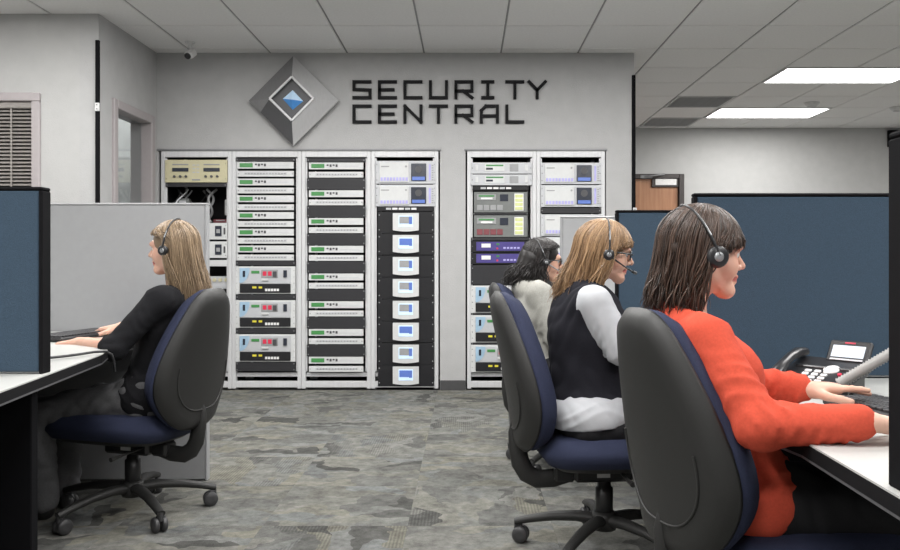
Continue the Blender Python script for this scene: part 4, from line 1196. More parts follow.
# ------------------------------------------------------------------ people (implicit surfaces meshed as one skin)
class Field:
    def __init__(self, lo, hi, h):
        self.h = h; self.lo = np.array(lo, np.float32)
        self.n = np.ceil((np.array(hi) - np.array(lo)) / h).astype(int) + 1
        self.v = np.full(self.n, 1.0, np.float32)
        self.ax = [self.lo[i] + h * np.arange(self.n[i], dtype=np.float32) for i in range(3)]
    def sub(self, lo, hi):
        s = []
        for i in range(3):
            a = int(np.clip(math.floor((lo[i] - self.lo[i]) / self.h), 0, self.n[i]))
            b = int(np.clip(math.ceil((hi[i] - self.lo[i]) / self.h) + 1, 0, self.n[i]))
            if b <= a: return None, None
            s.append(slice(a, b))
        X = self.ax[0][s[0]][:, None, None]; Y = self.ax[1][s[1]][None, :, None]; Z = self.ax[2][s[2]][None, None, :]
        return tuple(s), (X, Y, Z)
    def put(self, prim, k=0.02, grow=0.0, op='add'):
        f, lo, hi = prim
        pad = 0.03 + k + abs(grow)
        s, P = self.sub([a - pad for a in lo], [b + pad for b in hi])
        if s is None: return self
        d = f(*P) - grow
        v = self.v[s]
        if op == 'add':
            h = np.maximum(k - np.abs(v - d), 0) / k
            self.v[s] = np.minimum(v, d) - h * h * k * .25
        elif op == 'cut':
            d = -d
            h = np.maximum(k - np.abs(v - d), 0) / k
            self.v[s] = np.maximum(v, d) + h * h * k * .25
        return self
    def clip(self, fn):
        """keep where fn < 0"""
        X = self.ax[0][:, None, None]; Y = self.ax[1][None, :, None]; Z = self.ax[2][None, None, :]
        self.v = np.maximum(self.v, np.broadcast_to(fn(X, Y, Z), self.v.shape).astype(np.float32))
        return self
    def wrinkle(self, amp, seed=0, freq=60.0, fn=None):
        r = np.random.RandomState(seed)
        X = self.ax[0][:, None, None]; Y = self.ax[1][None, :, None]; Z = self.ax[2][None, None, :]
        acc = np.zeros(self.v.shape, np.float32)
        for _ in range(4):
            d = r.normal(size=3); d /= np.linalg.norm(d); e = r.normal(size=3) * 14
            w = freq * r.uniform(.6, 1.5)
            acc += np.sin(w * (d[0] * X + d[1] * Y + d[2] * Z) + 1.6 * np.sin(e[0] * X + e[1] * Y + e[2] * Z + r.uniform(0, 6)) + r.uniform(0, 6))
        acc = np.abs(acc) * -1.0 + 1.2
        if fn is not None: acc = acc * fn(X, Y, Z)
        self.v += (amp * acc * .5).astype(np.float32)
        return self
    def folds(self, a, b, amp, w, twist, env, rad=.085, seed=0):
        a = np.array(a); b = np.array(b); ab = b - a; L = np.linalg.norm(ab); d = ab / L
        u = np.cross(d, [0.31, .2, .93]); u /= np.linalg.norm(u); q = np.cross(d, u)
        s_, P_3 = self.sub(np.minimum(a, b) - rad, np.maximum(a, b) + rad)
        if s_ is None: return self
        x, y, z = P_3[0] - a[0], P_3[1] - a[1], P_3[2] - a[2]
        s = x * d[0] + y * d[1] + z * d[2]; e1 = x * u[0] + y * u[1] + z * u[2]; e2 = x * q[0] + y * q[1] + z * q[2]
        r = np.sqrt(e1 ** 2 + e2 ** 2)
        ph = w * s + twist * e1 + 2.2 * np.sin(34 * e2 + 11 * s + seed) + 1.9 * np.sin(23 * s + 19 * e1 + seed * 2)
        f = (1 - np.abs(np.sin(ph * .5))) ** 1.5
        m = np.clip((rad - r) / .025, 0, 1) * env(np.clip(s / L, -.3, 1.3)) * np.clip((s / L + .25) * 5, 0, 1) * np.clip((1.2 - s / L) * 5, 0, 1)
        m = m * np.clip(.55 + .75 * np.sin(27 * s + 31 * e1 - 18 * e2 + seed * 3), 0, 1.2)
        self.v[s_] -= (amp * f * m).astype(np.float32)
        return self
    def nets(self):
        v = self.v; ins = v < 0
        n = self.n
        c = np.zeros(n - 1, np.uint8)
        for dx in (0, 1):
            for dy in (0, 1):
                for dz in (0, 1):
                    c += ins[dx:n[0] - 1 + dx, dy:n[1] - 1 + dy, dz:n[2] - 1 + dz]
        act = (c > 0) & (c < 8)
        I = np.argwhere(act)
        idx = np.full(n - 1, -1, np.int32); idx[act] = np.arange(len(I))
        offs = np.array([(a, b, d) for a in (0, 1) for b in (0, 1) for d in (0, 1)])
        cv = np.stack([v[I[:, 0] + o[0], I[:, 1] + o[1], I[:, 2] + o[2]] for o in offs], 1)
        pos = np.zeros((len(I), 3)); cnt = np.zeros(len(I))
        for a in range(8):
            for b in range(a + 1, 8):
                if np.abs(offs[a] - offs[b]).sum() != 1: continue
                va, vb = cv[:, a], cv[:, b]
                m = (va < 0) != (vb < 0)
                t = np.where(m, va / np.where(m, va - vb, 1), 0)
                p = offs[a] + (offs[b] - offs[a]) * t[:, None]
                pos += p * m[:, None]; cnt += m
        pos = (I + pos / cnt[:, None]) * self.h + self.lo
        faces = []
        for ax in range(3):
            sl0 = [slice(None)] * 3; sl1 = [slice(None)] * 3
            sl0[ax] = slice(0, n[ax] - 1); sl1[ax] = slice(1, n[ax])
            cr = ins[tuple(sl0)] != ins[tuple(sl1)]
            E_ = np.argwhere(cr)
            u, w = (ax + 1) % 3, (ax + 2) % 3
            ok = (E_[:, u] > 0) & (E_[:, w] > 0) & (E_[:, u] < n[u] - 1) & (E_[:, w] < n[w] - 1)
            E_ = E_[ok]
            q = []
            for du, dw in ((-1, -1), (0, -1), (0, 0), (-1, 0)):
                g = E_.copy(); g[:, u] += du; g[:, w] += dw
                q.append(idx[g[:, 0], g[:, 1], g[:, 2]])
            q = np.stack(q, 1)
            fl_ = ins[E_[:, 0], E_[:, 1], E_[:, 2]]
            q[~fl_] = q[~fl_][:, ::-1]
            faces.append(q[(q >= 0).all(1)])
        return pos, np.concatenate(faces)

def np_mesh(name, parts, mats, matidx=None, attr=None):
    """parts: list of (verts, quads)"""
    V = []; Q = []; b = 0
    for v, q in parts:
        V.append(v); Q.append(q + b); b += len(v)
    V = np.concatenate(V); Q = np.concatenate(Q)
    me = bpy.data.meshes.new(name)
    me.vertices.add(len(V)); me.vertices.foreach_set('co', V.astype(np.float32).ravel())
    k = Q.shape[1]
    me.loops.add(len(Q) * k); me.loops.foreach_set('vertex_index', Q.astype(np.int32).ravel())
    me.polygons.add(len(Q)); me.polygons.foreach_set('loop_start', np.arange(len(Q), dtype=np.int32) * k)
    me.polygons.foreach_set('use_smooth', np.ones(len(Q), bool))
    if not isinstance(mats, (list, tuple)): mats = [mats]
    for m in mats: me.materials.append(m)
    if matidx is not None: me.polygons.foreach_set('material_index', matidx.astype(np.int32))
    if attr is not None:
        a = me.attributes.new('tint', 'FLOAT', 'POINT'); a.data.foreach_set('value', attr.astype(np.float32))
    me.update(); me.validate()
    return me

def np_obj(name, parts, mats, parent, **kw):
    o = bpy.data.objects.new(name, np_mesh(name, parts, mats, **kw))
    COL.objects.link(o); o.parent = parent
    return o

def V3(p): return np.array(p, float)
def cap(a, b, ra, rb=None):
    a = V3(a); b = V3(b); rb = ra if rb is None else rb
    ab = b - a; L2 = max(float(ab @ ab), 1e-9)
    def f(X, Y, Z):
        x, y, z = X - a[0], Y - a[1], Z - a[2]
        t = np.clip((x * ab[0] + y * ab[1] + z * ab[2]) / L2, 0, 1)
        return np.sqrt((x - t * ab[0]) ** 2 + (y - t * ab[1]) ** 2 + (z - t * ab[2]) ** 2) - (ra + (rb - ra) * t)
    r_ = max(ra, rb)
    return f, np.minimum(a, b) - r_, np.maximum(a, b) + r_
def ell(c, r, M3=None):
    c = V3(c); r = V3(r); M3 = np.eye(3) if M3 is None else np.array(M3)
    ext = np.sqrt(((M3 * r[None, :]) ** 2).sum(1))
    def f(X, Y, Z):
        x, y, z = X - c[0], Y - c[1], Z - c[2]
        p = [x * M3[0, i] + y * M3[1, i] + z * M3[2, i] for i in range(3)]
        k0 = np.sqrt((p[0] / r[0]) ** 2 + (p[1] / r[1]) ** 2 + (p[2] / r[2]) ** 2)
        k1 = np.sqrt((p[0] / r[0] ** 2) ** 2 + (p[1] / r[1] ** 2) ** 2 + (p[2] / r[2] ** 2) ** 2) + 1e-6
        return k0 * (k0 - 1) / k1
    return f, c - ext, c + ext
def moved(prim_fn, *a): return prim_fn(*a)

def rotm(pitch=0, yaw=0, roll=0):
    """columns: head forward, left, up; pitch > 0 looks down"""
    m = Matrix.Rotation(yaw, 3, 'Z') @ Matrix.Rotation(pitch, 3, 'Y') @ Matrix.Rotation(roll, 3, 'X')
    return np.array(m)

def hand_prims(wrist, d, up, thumb, curl, spread=.0, fist=0.0, scale=1.0, thumb_out=.8, lifts=(0, 0, 0, 0)):
    """wrist, finger direction, back of hand, direction of the thumb side"""
    w = V3(wrist); d = V3(d) / np.linalg.norm(d); up = V3(up); up -= d * (up @ d); up /= np.linalg.norm(up)
    s = np.cross(d, up); s *= np.sign(s @ V3(thumb)) or 1
    pr = []
    offs = (.027, .009, -.009, -.026); ln = (.070, .079, .073, .056); kn = (.088, .091, .087, .080)
    for i in range(4):
        K = w + d * kn[i] * scale + s * offs[i] * scale
        pr.append((cap(w + s * offs[i] * .55, K, .0155 * scale, .0115 * scale), .014))
    pr.append((cap(w + d * .03 + s * .018 - up * .006, w + d * .045 + s * .02 - up * .006, .017, .014), .015))
    for i in range(4):
        p = w + d * kn[i] * scale + s * offs[i] * scale
        ang = -lifts[i]; q = p
        for j, (fr, rr) in enumerate(((.44, .0088), (.31, .0080), (.25, .0072))):
            ang += curl * (.7, 1.0, .8)[j]
            dr = d * math.cos(ang) - up * math.sin(ang) + s * (spread * (1.5 - i) * .12)
            dr /= np.linalg.norm(dr)
            q2 = q + dr * ln[i] * fr * scale
            pr.append((cap(q, q2, rr * scale, (rr - .0008) * scale), .004)); q = q2
    p = w + d * .022 * scale + s * .020 * scale - up * .006
    a1 = d * .75 + s * thumb_out - up * .22; a1 /= np.linalg.norm(a1)
    a2 = d * .95 + s * thumb_out * .45 - up * .18; a2 /= np.linalg.norm(a2)
    p1 = p + a1 * .044 * scale; p2 = p1 + a2 * .033 * scale; p3 = p2 + (d * .97 + s * .15 - up * .2) * .026 * scale
    pr += [(cap(p, p1, .0145 * scale, .0115 * scale), .012), (cap(p1, p2, .0110 * scale, .0098 * scale), .004), (cap(p2, p3, .0098 * scale, .0078 * scale), .004)]
    return pr

def strands(n, rs, Rh, Hc, spec):
    """hair strands in head frame -> verts, quads, tint"""
    N1, N2 = 8, 10
    az, p0, p1, sweep, lay, end, wave, wdt, tint = spec(n, rs)
    c = np.array([-.014, 0, .030]); rad = np.array([.104, .083, .093])[None] * (1 + .11 * lay[:, None])
    P = []
    for k in range(N1):
        s = k / (N1 - 1)
        po = p0 + (p1 - p0) * s
        a = az - sweep * (1 - s) ** 1.5
        P.append(c + rad * np.stack([np.sin(po) * np.cos(a), np.sin(po) * np.sin(a), np.cos(po)], 1))
    A = P[-1]; tg = P[-1] - P[-2]; tg /= np.linalg.norm(tg, axis=1)[:, None] + 1e-9
    L = np.linalg.norm(end - A, axis=1)[:, None]
    B = A + tg * L * .38; Cc = end + np.array([0, 0, 1.0]) * L * .30
    ph = rs.uniform(0, 6.28, n)[:, None]; dirw = rs.normal(size=(n, 3)); dirw[:, 2] *= .1
    for k in range(1, N2 + 1):
        s = k / N2
        q = A * (1 - s) ** 3 + 3 * B * s * (1 - s) ** 2 + 3 * Cc * s * s * (1 - s) + end * s ** 3
        q = q + dirw * wave[:, None] * s * np.sin(ph + s * 7)
        P.append(q)
    P = np.stack(P, 1)                       # n, K, 3
    K = P.shape[1]
    T_ = np.gradient(P, axis=1); T_ /= np.linalg.norm(T_, axis=2)[:, :, None] + 1e-9
    rf = P - np.array([-.014, 0, 0.0]); rf /= np.linalg.norm(rf, axis=2)[:, :, None] + 1e-9
    S = np.cross(T_, rf); S /= np.linalg.norm(S, axis=2)[:, :, None] + 1e-9
    U = np.cross(S, T_)
    tp = np.ones(K); tp[-3:] = (.85, .6, .2); tp[0] = .6
    w = wdt[:, None] * tp[None]
    ring = [S * w[:, :, None], U * w[:, :, None] * .45, -S * w[:, :, None], -U * w[:, :, None] * .45]
    V = np.stack([P + r_ for r_ in ring], 2)        # n, K, 4, 3
    idx = np.arange(n * K * 4).reshape(n, K, 4)
    q = []
    for j in range(4):
        jj = (j + 1) % 4
        q.append(np.stack([idx[:, :-1, j], idx[:, 1:, j], idx[:, 1:, jj], idx[:, :-1, jj]], -1).reshape(-1, 4))
    V = V.reshape(-1, 3) @ Rh.T + Hc
    return V, np.concatenate(q), np.repeat(tint, K * 4)

def person(name_label, base, rz_, pel, lean, head, pitch, arms, scale_w, cloth, hair, skin, sleeves, hscale=1.0, hyaw=0.0, legs=None, seedn=1):
    """pel: pelvis height; lean: backward lean of the trunk; head: centre of the head (local f, l, u)"""
    root = empty('person', base, rz_, name_label, 'person')
    P = V3((0, 0, pel)); sn, cs = math.sin(lean), math.cos(lean)
    t = np.array([-sn, 0, cs]); nf = np.array([cs, 0, sn])
    M3 = np.stack([nf, [0, 1, 0], t], 1)
    def tp(h, f=0, l=0): return P + t * h + nf * f + np.array([0, l, 0])
    sw = scale_w
    SHL = .150 * min(sw, 1.08)
    torso = [(ell(tp(0.00, .0), (.125 * sw, .172 * sw, .115), M3), .03), (ell(tp(.15, .005), (.100 * sw, .130 * sw, .150), M3), .05),
             (ell(tp(.31, .0), (.108 * sw, .148 * sw, .155), M3), .05), (cap(tp(.425, -.01, -SHL + .02), tp(.425, -.01, SHL - .02), .055), .05),
             (ell(tp(.300, .056, .060), (.062 * sw, .062, .064), M3), .05), (ell(tp(.300, .056, -.060), (.062 * sw, .062, .064), M3), .05),
             (cap(tp(.43, -.02), tp(.49, -.012), .062, .05), .05)]
    H = V3(head); Rh = rotm(pitch, hyaw)
    neck = cap(tp(.45, -.012), H + Rh @ V3((-.022, 0, -.06)), .052, .047)
    arm_parts = []; hands = []
    for side, A in (('L', arms[0]), ('R', arms[1])):
        s = 1 if side == 'L' else -1
        S_ = tp(.43, -.005, s * SHL); El = V3(A['elbow']); Wr = V3(A['wrist'])
        arm_parts.append((S_, El, Wr))
        hands.append((Wr, A))
    lg = []
    legs = legs or ((.43, .10, .44), (.43, -.10, .44))
    for i, s in enumerate((1, -1)):
        hip = P + np.array([.0, s * .085 * sw, -.015]); kn = V3(legs[i]); 
        an = V3((kn[0] + (.02 if i else -.03), kn[1], .10))
        lg.append((hip, kn, an))
    # ---- skin: body, head, hands in one mesh
    fb = Field((-.45, -.42, -.02), (.72, .42, 1.12), .0085)
    for p_, k in torso: fb.put(p_, k, -.010)
    fb.put(neck, .03)
    for S_, El, Wr in arm_parts:
        fb.put(cap(S_, El, .047, .037), .03); fb.put(cap(El, Wr, .039, .026), .01)
    for hip, kn, an in lg:
        fb.put(cap(hip, kn, .075, .055), .03); fb.put(cap(kn, an, .052, .036), .02); fb.put(cap(an + V3((0, 0, -.05)), an + V3((.13, 0, -.065)), .032, .026), .02)
    parts = [fb.nets()]
    hs = hscale
    def hp(x, y, z): return H + Rh @ (V3((x, y, z)) * hs)
    lo = H - .20; hi = H + .20
    fh = Field(lo, hi, .0032)
    fh.put(ell(hp(-.014, 0, .036), V3((.096, .072, .082)) * hs, Rh), .02)
    fh.put(ell(hp(.031, 0, -.020), V3((.057, .055, .068)) * hs, Rh), .030)
    fh.put(cap(hp(.0705, -.009, -.091), hp(.0705, .009, -.091), .0165 * hs), .022)
    for s in (1, -1):
        fh.put(cap(hp(.000, s * .048, -.052), hp(.062, s * .014, -.092), .014 * hs), .026)
        fh.put(ell(hp(.052, s * .034, -.032), V3((.026, .024, .026)) * hs, Rh), .025)
        fh.put(cap(hp(.078, s * .042, .024), hp(.086, s * .010, .022), .011 * hs), .02)
        fh.put(ell(hp(-.006, s * .072, -.008), V3((.017, .009, .030)) * hs, Rh), .008)
    fh.put(neck, .03)
    for s in (1, -1): fh.put(ell(hp(.094, s * .032, .004), V3((.014, .018, .011)) * hs, Rh), .010, 0, 'cut')
    fh.put(cap(hp(.084, 0, .014), hp(.1095, 0, -.024), .0070 * hs, .0100 * hs), .010)
    for s in (1, -1): fh.put(ell(hp(.093, s * .012, -.030), V3((.011, .008, .008)) * hs, Rh), .007)
    fh.put(cap(hp(.088, -.013, -.0535), hp(.088, .013, -.0535), .0068 * hs), .007)
    fh.put(cap(hp(.0855, -.011, -.0675), hp(.0855, .011, -.0675), .0072 * hs), .007)
    fh.put(cap(hp(.098, -.024, -.0605), hp(.098, .024, -.0605), .0026), .004, 0, 'cut')
    # keep the head mesh down to the neck only
    low = H[2] - .155
    fh.clip(lambda X, Y, Z: low - Z + 0 * X)
    hv, hq = fh.nets()
    nb = len(parts[0][1])
    parts.append((hv, hq))
    for Wr, A in hands:
        fd = V3(A['dir']) / np.linalg.norm(A['dir'])
        g = Field(Wr - .23, Wr + .23, .0032)
        El = V3(A['elbow'])
        g.put(cap(Wr + (El - Wr) * .25, Wr, .030, .0235), .01)
        for p_, k in hand_prims(Wr, A['dir'], A.get('up', (0, 0, 1)), A['thumb'], A.get('curl', .35), A.get('spread', .3), thumb_out=A.get('thumb_out', .8), lifts=A.get('lifts', (0, 0, 0, 0))):
            g.put(p_, k)
        parts.append(g.nets())
    nq = sum(len(p[1]) for p in parts)
    mi = np.zeros(nq, int)
    cen = hv[hq].mean(1); lc = (cen - H) @ Rh / hs
    lip = (lc[:, 0] > .074) & (np.abs(lc[:, 1]) < .022 - .006 * np.abs(lc[:, 2] + .060) / .01) & (np.abs(lc[:, 2] + .0605) < .0115)
    mi[nb:nb + len(hq)][lip] = 1
    np_obj('body', parts, [skin, M['lips']], root, matidx=mi)
    # ---- face details
    def hm(mb, *a): return mb
    Hm = Matrix.Translation(Vector(H)) @ Matrix([list(r_) for r_ in Rh]).to_4x4()
    for s in (1, -1):
        e = MB().lathe([(.0005, -.0125), (.007, -.0104), (.0115, -.0048), (.0125, 0), (.0115, .0048), (.007, .0104), (.0005, .0125)], 14,
                       M=Hm @ Matrix.Translation((.0715 * hs, s * .031 * hs, .003 * hs))).build('eye', M['eye'], root)
        MB().lathe([(.0005, .0128), (.004, .0122), (.0056, .0112)], 12, M=Hm @ Matrix.Translation((.0717 * hs, s * .031 * hs, .002 * hs)) @ Matrix.Rotation(R(90 + 6), 4, 'Y')).build('iris', M['iris'], e)
        MB().tube([Hm @ (Vector((.087, s * .012, .0225)) * hs), Hm @ (Vector((.090, s * .028, .0275)) * hs), Hm @ (Vector((.078, s * .047, .0245)) * hs)], [.0026, .0034, .0014], 8, flat=.6).build('eyebrow', hair['mat'], root)
    # ---- trousers and shoes
    fp = Field((-.30, -.36, .02), (.66, .36, pel + .16), .0075)
    fp.put(torso[0][0], .03, .004); fp.put(torso[1][0], .04, .002)
    for hip, kn, an in lg:
        fp.put(cap(hip, kn, .088 * sw, .066), .04, .004); fp.put(cap(kn, an + V3((0, 0, -.01)), .066, .060), .03, .004)
    fp.wrinkle(.006, seedn + 3, 48)
    fp.clip(lambda X, Y, Z: (Z - (pel + .10)) + 0 * X)
    np_obj('trousers', [fp.nets()], cloth['pants'], root)
    for hip, kn, an in lg:
        fs_ = Field(an + V3((-.08, -.07, -.12)), an + V3((.22, .07, .04)), .005)
        fs_.put(cap(an + V3((-.01, 0, -.06)), an + V3((.14, 0, -.072)), .037, .030), .02)
        fs_.put(cap(an + V3((-.005, 0, -.05)), an + V3((0, 0, -.01)), .036, .036), .02)
        zf = an[2] - .098
        fs_.clip(lambda X, Y, Z: (zf - Z) + 0 * X)
        np_obj('shoe', [fs_.nets()], M['shoe'], root)
    # ---- top with sleeves
    def sleeve(fd, upto, grow):
        for i, (S_, El, Wr) in enumerate(arm_parts):
            u = upto[i] if hasattr(upto, '__len__') else upto
            fd.put(cap(S_, El, .052 * sw, .045 * sw), .035, grow)
            fd.put(cap(El, El + (Wr - El) * u, .046, .046 - .011 * u), .012, grow)
            fd.put(ell(El, (.046, .046, .046)), .02, grow)
    ft = Field((-.45, -.45, pel - .20), (.62, .45, 1.10), .0065)
    g0 = .006
    for p_, k in torso: ft.put(p_, k, g0)
    sleeve(ft, sleeves, g0 * .5)
    if cloth.get('hem_flare'):
        ft.put(ell(P + V3((.0, 0, cloth.get('flare_z', -.02))), V3(cloth['hem_flare'])), .03)
    if cloth.get('hood'):
        ft.put(cap(tp(.455, -.065, -.055), tp(.455, -.065, .055), .046), .03)
        for s in (1, -1): ft.put(cap(tp(.455, -.06, s * .06), tp(.435, .03, s * .075), .036, .022), .03)
    if cloth.get('collar'):
        ft.put(cap(tp(.465, -.012), tp(.505, -.006), .064, .060), .01)
    def wr_mask(X, Y, Z):
        m_ = 0.30 + 0 * (X + Y + Z)
        for S_, El, Wr in arm_parts:
            d2 = (X - El[0]) ** 2 + (Y - El[1]) ** 2 + (Z - El[2]) ** 2
            m_ = m_ + .3 * np.exp(-d2 / .012)
            d2 = (X - Wr[0]) ** 2 + (Y - Wr[1]) ** 2 + (Z - Wr[2]) ** 2
            m_ = m_ + .2 * np.exp(-d2 / .008)
        return m_
    ft.wrinkle(cloth.get('wrinkle', .006), seedn, cloth.get('freq', 70), wr_mask)
    fa = cloth.get('fold', .007)
    for i, (S_, El, Wr) in enumerate(arm_parts):
        u = sleeves[i]
        ft.folds(S_, El, fa, 150, 70, lambda t_: .25 + .75 * np.clip(t_, 0, 1) ** 2, seed=seedn + i)
        ft.folds(El, El + (Wr - El) * max(u, .2), fa, 190, -80, lambda t_: .45 + .55 * np.abs(2 * np.clip(t_, 0, 1) - 1), seed=seedn + 5 + i)
    ft.folds(tp(.0), tp(.25), fa * .8, 120, 40, lambda t_: 1 - .5 * np.clip(t_, 0, 1), rad=.24, seed=seedn)
    # neckline and hem
    nk = tp(cloth.get('neck', .470))
    ntilt = V3(cloth.get('neck_n', (.55, 0, 1.0))); ntilt /= np.linalg.norm(ntilt)
    ft.clip(lambda X, Y, Z: ((X - nk[0]) * ntilt[0] + (Z - nk[2]) * ntilt[2]) + 0 * Y)
    neck_cut = cap(tp(.40, .0), H + Rh @ V3((-.02, 0, -.04)), .050, .053)
    ft.put(neck_cut, .006, 0, 'cut')
    hem = cloth.get('hem', pel - .03)
    hs_ = cloth.get('hem_slope', 0.0)
    ft.clip(lambda X, Y, Z: (hem + hs_ * X - Z) + 0 * Y)
    np_obj(cloth.get('top_name', 'shirt'), [ft.nets()], cloth['top'], root)
    if cloth.get('vest'):
        fv = Field((-.36, -.36, pel - .10), (.40, .36, 1.08), .0065)
        for p_, k in torso: fv.put(p_, k, .020)
        fv.put(cap(tp(.10, 0), tp(.36, 0), .115 * sw, .11 * sw), .05, .008)
        for i, (S_, El, Wr) in enumerate(arm_parts):
            s = 1 if i == 0 else -1
            dd = (El - S_) / np.linalg.norm(El - S_)
            fv.put(cap(S_ + V3((.0, s * .028, .02)), S_ + dd * .10 + V3((0, s * .05, 0)), .066, .062), .01, 0, 'cut')
        fv.put(cap(tp(.34, .17), tp(.60, .04), .075, .075), .01, 0, 'cut')
        fv.put(neck_cut, .006, .008, 'cut')
        fv.wrinkle(.004, seedn + 9, 50)
        vh = cloth['vest_hem']
        fv.clip(lambda X, Y, Z: np.maximum(vh + .16 * X - Z, (X - nk[0]) * ntilt[0] + (Z - nk[2]) * ntilt[2] - .012) + 0 * Y)
        np_obj('vest', [fv.nets()], cloth['vest'], root)
    # ---- hair: inner volume and strands
    rs = np.random.RandomState(seedn)
    fc = Field(H - .36, H + .22, .005)
    fc.put(ell(hp(-.014, 0, .032), V3((.100, .080, .091)) * hs, Rh), .01)
    for pr_ in hair.get('fill', []):
        a, b, ra, rb_ = pr_
        fc.put(cap(hp(*a), hp(*b), ra, rb_), .03)
    fcut = hair.get('face_cut', (.105, -.055, .075))
    fc.put(ell(hp(fcut[0], 0, fcut[1]), V3((.080, .085, .095)) * hs, Rh), .012, 0, 'cut')
    hvv, hqq = fc.nets()
    sv, sq, st = strands(hair['n'], rs, Rh * hs, H, hair['spec'])
    tint = np.concatenate([np.full(len(hvv), .28), st])
    np_obj('hair', [(hvv, hqq), (sv, sq)], hair['mat'], root, attr=tint)
    return root, Hm

def make_headset(root, Hm, label, tilt, cup_side, boom, both=False, cs=1.0):
    Mw = root.matrix_basis.copy()
    Mw = Matrix.Translation(root.location) @ Matrix.Rotation(root.rotation_euler.z, 4, 'Z') @ Hm
    t = empty('headset', label=label, cat='headset')
    t.matrix_world = Mw
    pts = []
    for k in range(25):
        a = math.pi * (k / 24) * 1.0
        l = .100 * math.cos(a) * cup_side; u = .136 * math.sin(a) - .005
        pts.append((-math.sin(tilt) * u - .004, l, math.cos(tilt) * u))
    MB().tube(pts, .0055, 8, flat=.7).build('headband', M['headset'], t)
    MB().tube([(p[0], p[1] * 1.03, p[2] * 1.012) for p in pts[3:18]], .003, 6).build('band_wire', M['headset_grey'], t)
    for s in ((cup_side, -cup_side) if both else (cup_side,)):
        Mc = Matrix.Translation((-.004, s * .082, -.008)) @ Matrix.Rotation(R(-90 * s), 4, 'X') @ Matrix.Diagonal((cs, cs, 1, 1))
        MB().lathe([(.018, 0), (.026, .003), (.028, .010), (.027, .017), (.022, .021), (.006, .021)], 20, M=Mc).build('ear_cup', M['headset'], t)
        MB().lathe([(.012, .020), (.012, .0225), (.004, .0225)], 14, M=Mc).build('cup_disc', M['headset_grey'], t)
    if not both:
        MB().box(-.02, .012, -.006, .006, -.02, .02, .004, M=Matrix.Translation((-.004, -cup_side * .09, .012))).build('temple_pad', M['headset'], t)
    if boom:
        s = cup_side
        MB().tube([(.005, s * .100, -.015), (.045, s * .092, -.035), (.085, s * .070, -.052), (.108, s * .048, -.058)], [.004, .0032, .003, .003], 8).build('microphone_boom', M['headset_grey'] if boom == 2 else M['headset'], t)
        MB().tube([(.104, s * .052, -.057), (.120, s * .036, -.061)], [.006, .0065], 10).build('microphone', M['headset_grey'] if boom == 2 else M['headset'], t)
    return t

def make_glasses(root, Hm, label):
    Mw = Matrix.Translation(root.location) @ Matrix.Rotation(root.rotation_euler.z, 4, 'Z') @ Hm
    t = empty('eyeglasses', label=label, cat='glasses')
    t.matrix_world = Mw
    for s in (1, -1):
        ring = [(.100 - .012 * abs(math.cos(a) * .024 + .033) / .05, s * (.033 + .025 * math.cos(a)), .002 + .017 * math.sin(a)) for a in [2 * math.pi * k / 20 for k in range(21)]]
        MB().tube(ring, .0032, 6).build('rim', M['headset'], t)
        MB().tube([(.089, s * .058, .006), (.05, s * .076, .006), (.0, s * .081, .004), (-.02, s * .080, -.012)], .0034, 6).build('temple', M['headset'], t)
        MB().add([Vector(p) for p in ring[:-1]], [tuple(range(20))]).build('lens', M['glass'], t)
    MB().tube([(.100, .009, .006), (.108, 0, .008), (.100, -.009, .006)], .0026, 6).build('bridge', M['headset'], t)
    return t

def local(base, rz_, p):
    d = V3(p) - V3((base[0], base[1], 0)); c, s = math.cos(rz_), math.sin(rz_)
    return (d[0] * c + d[1] * s, -d[0] * s + d[1] * c, d[2])
def ldir(rz_, d):
    c, s = math.cos(rz_), math.sin(rz_)
    return (d[0] * c + d[1] * s, -d[0] * s + d[1] * c, d[2])

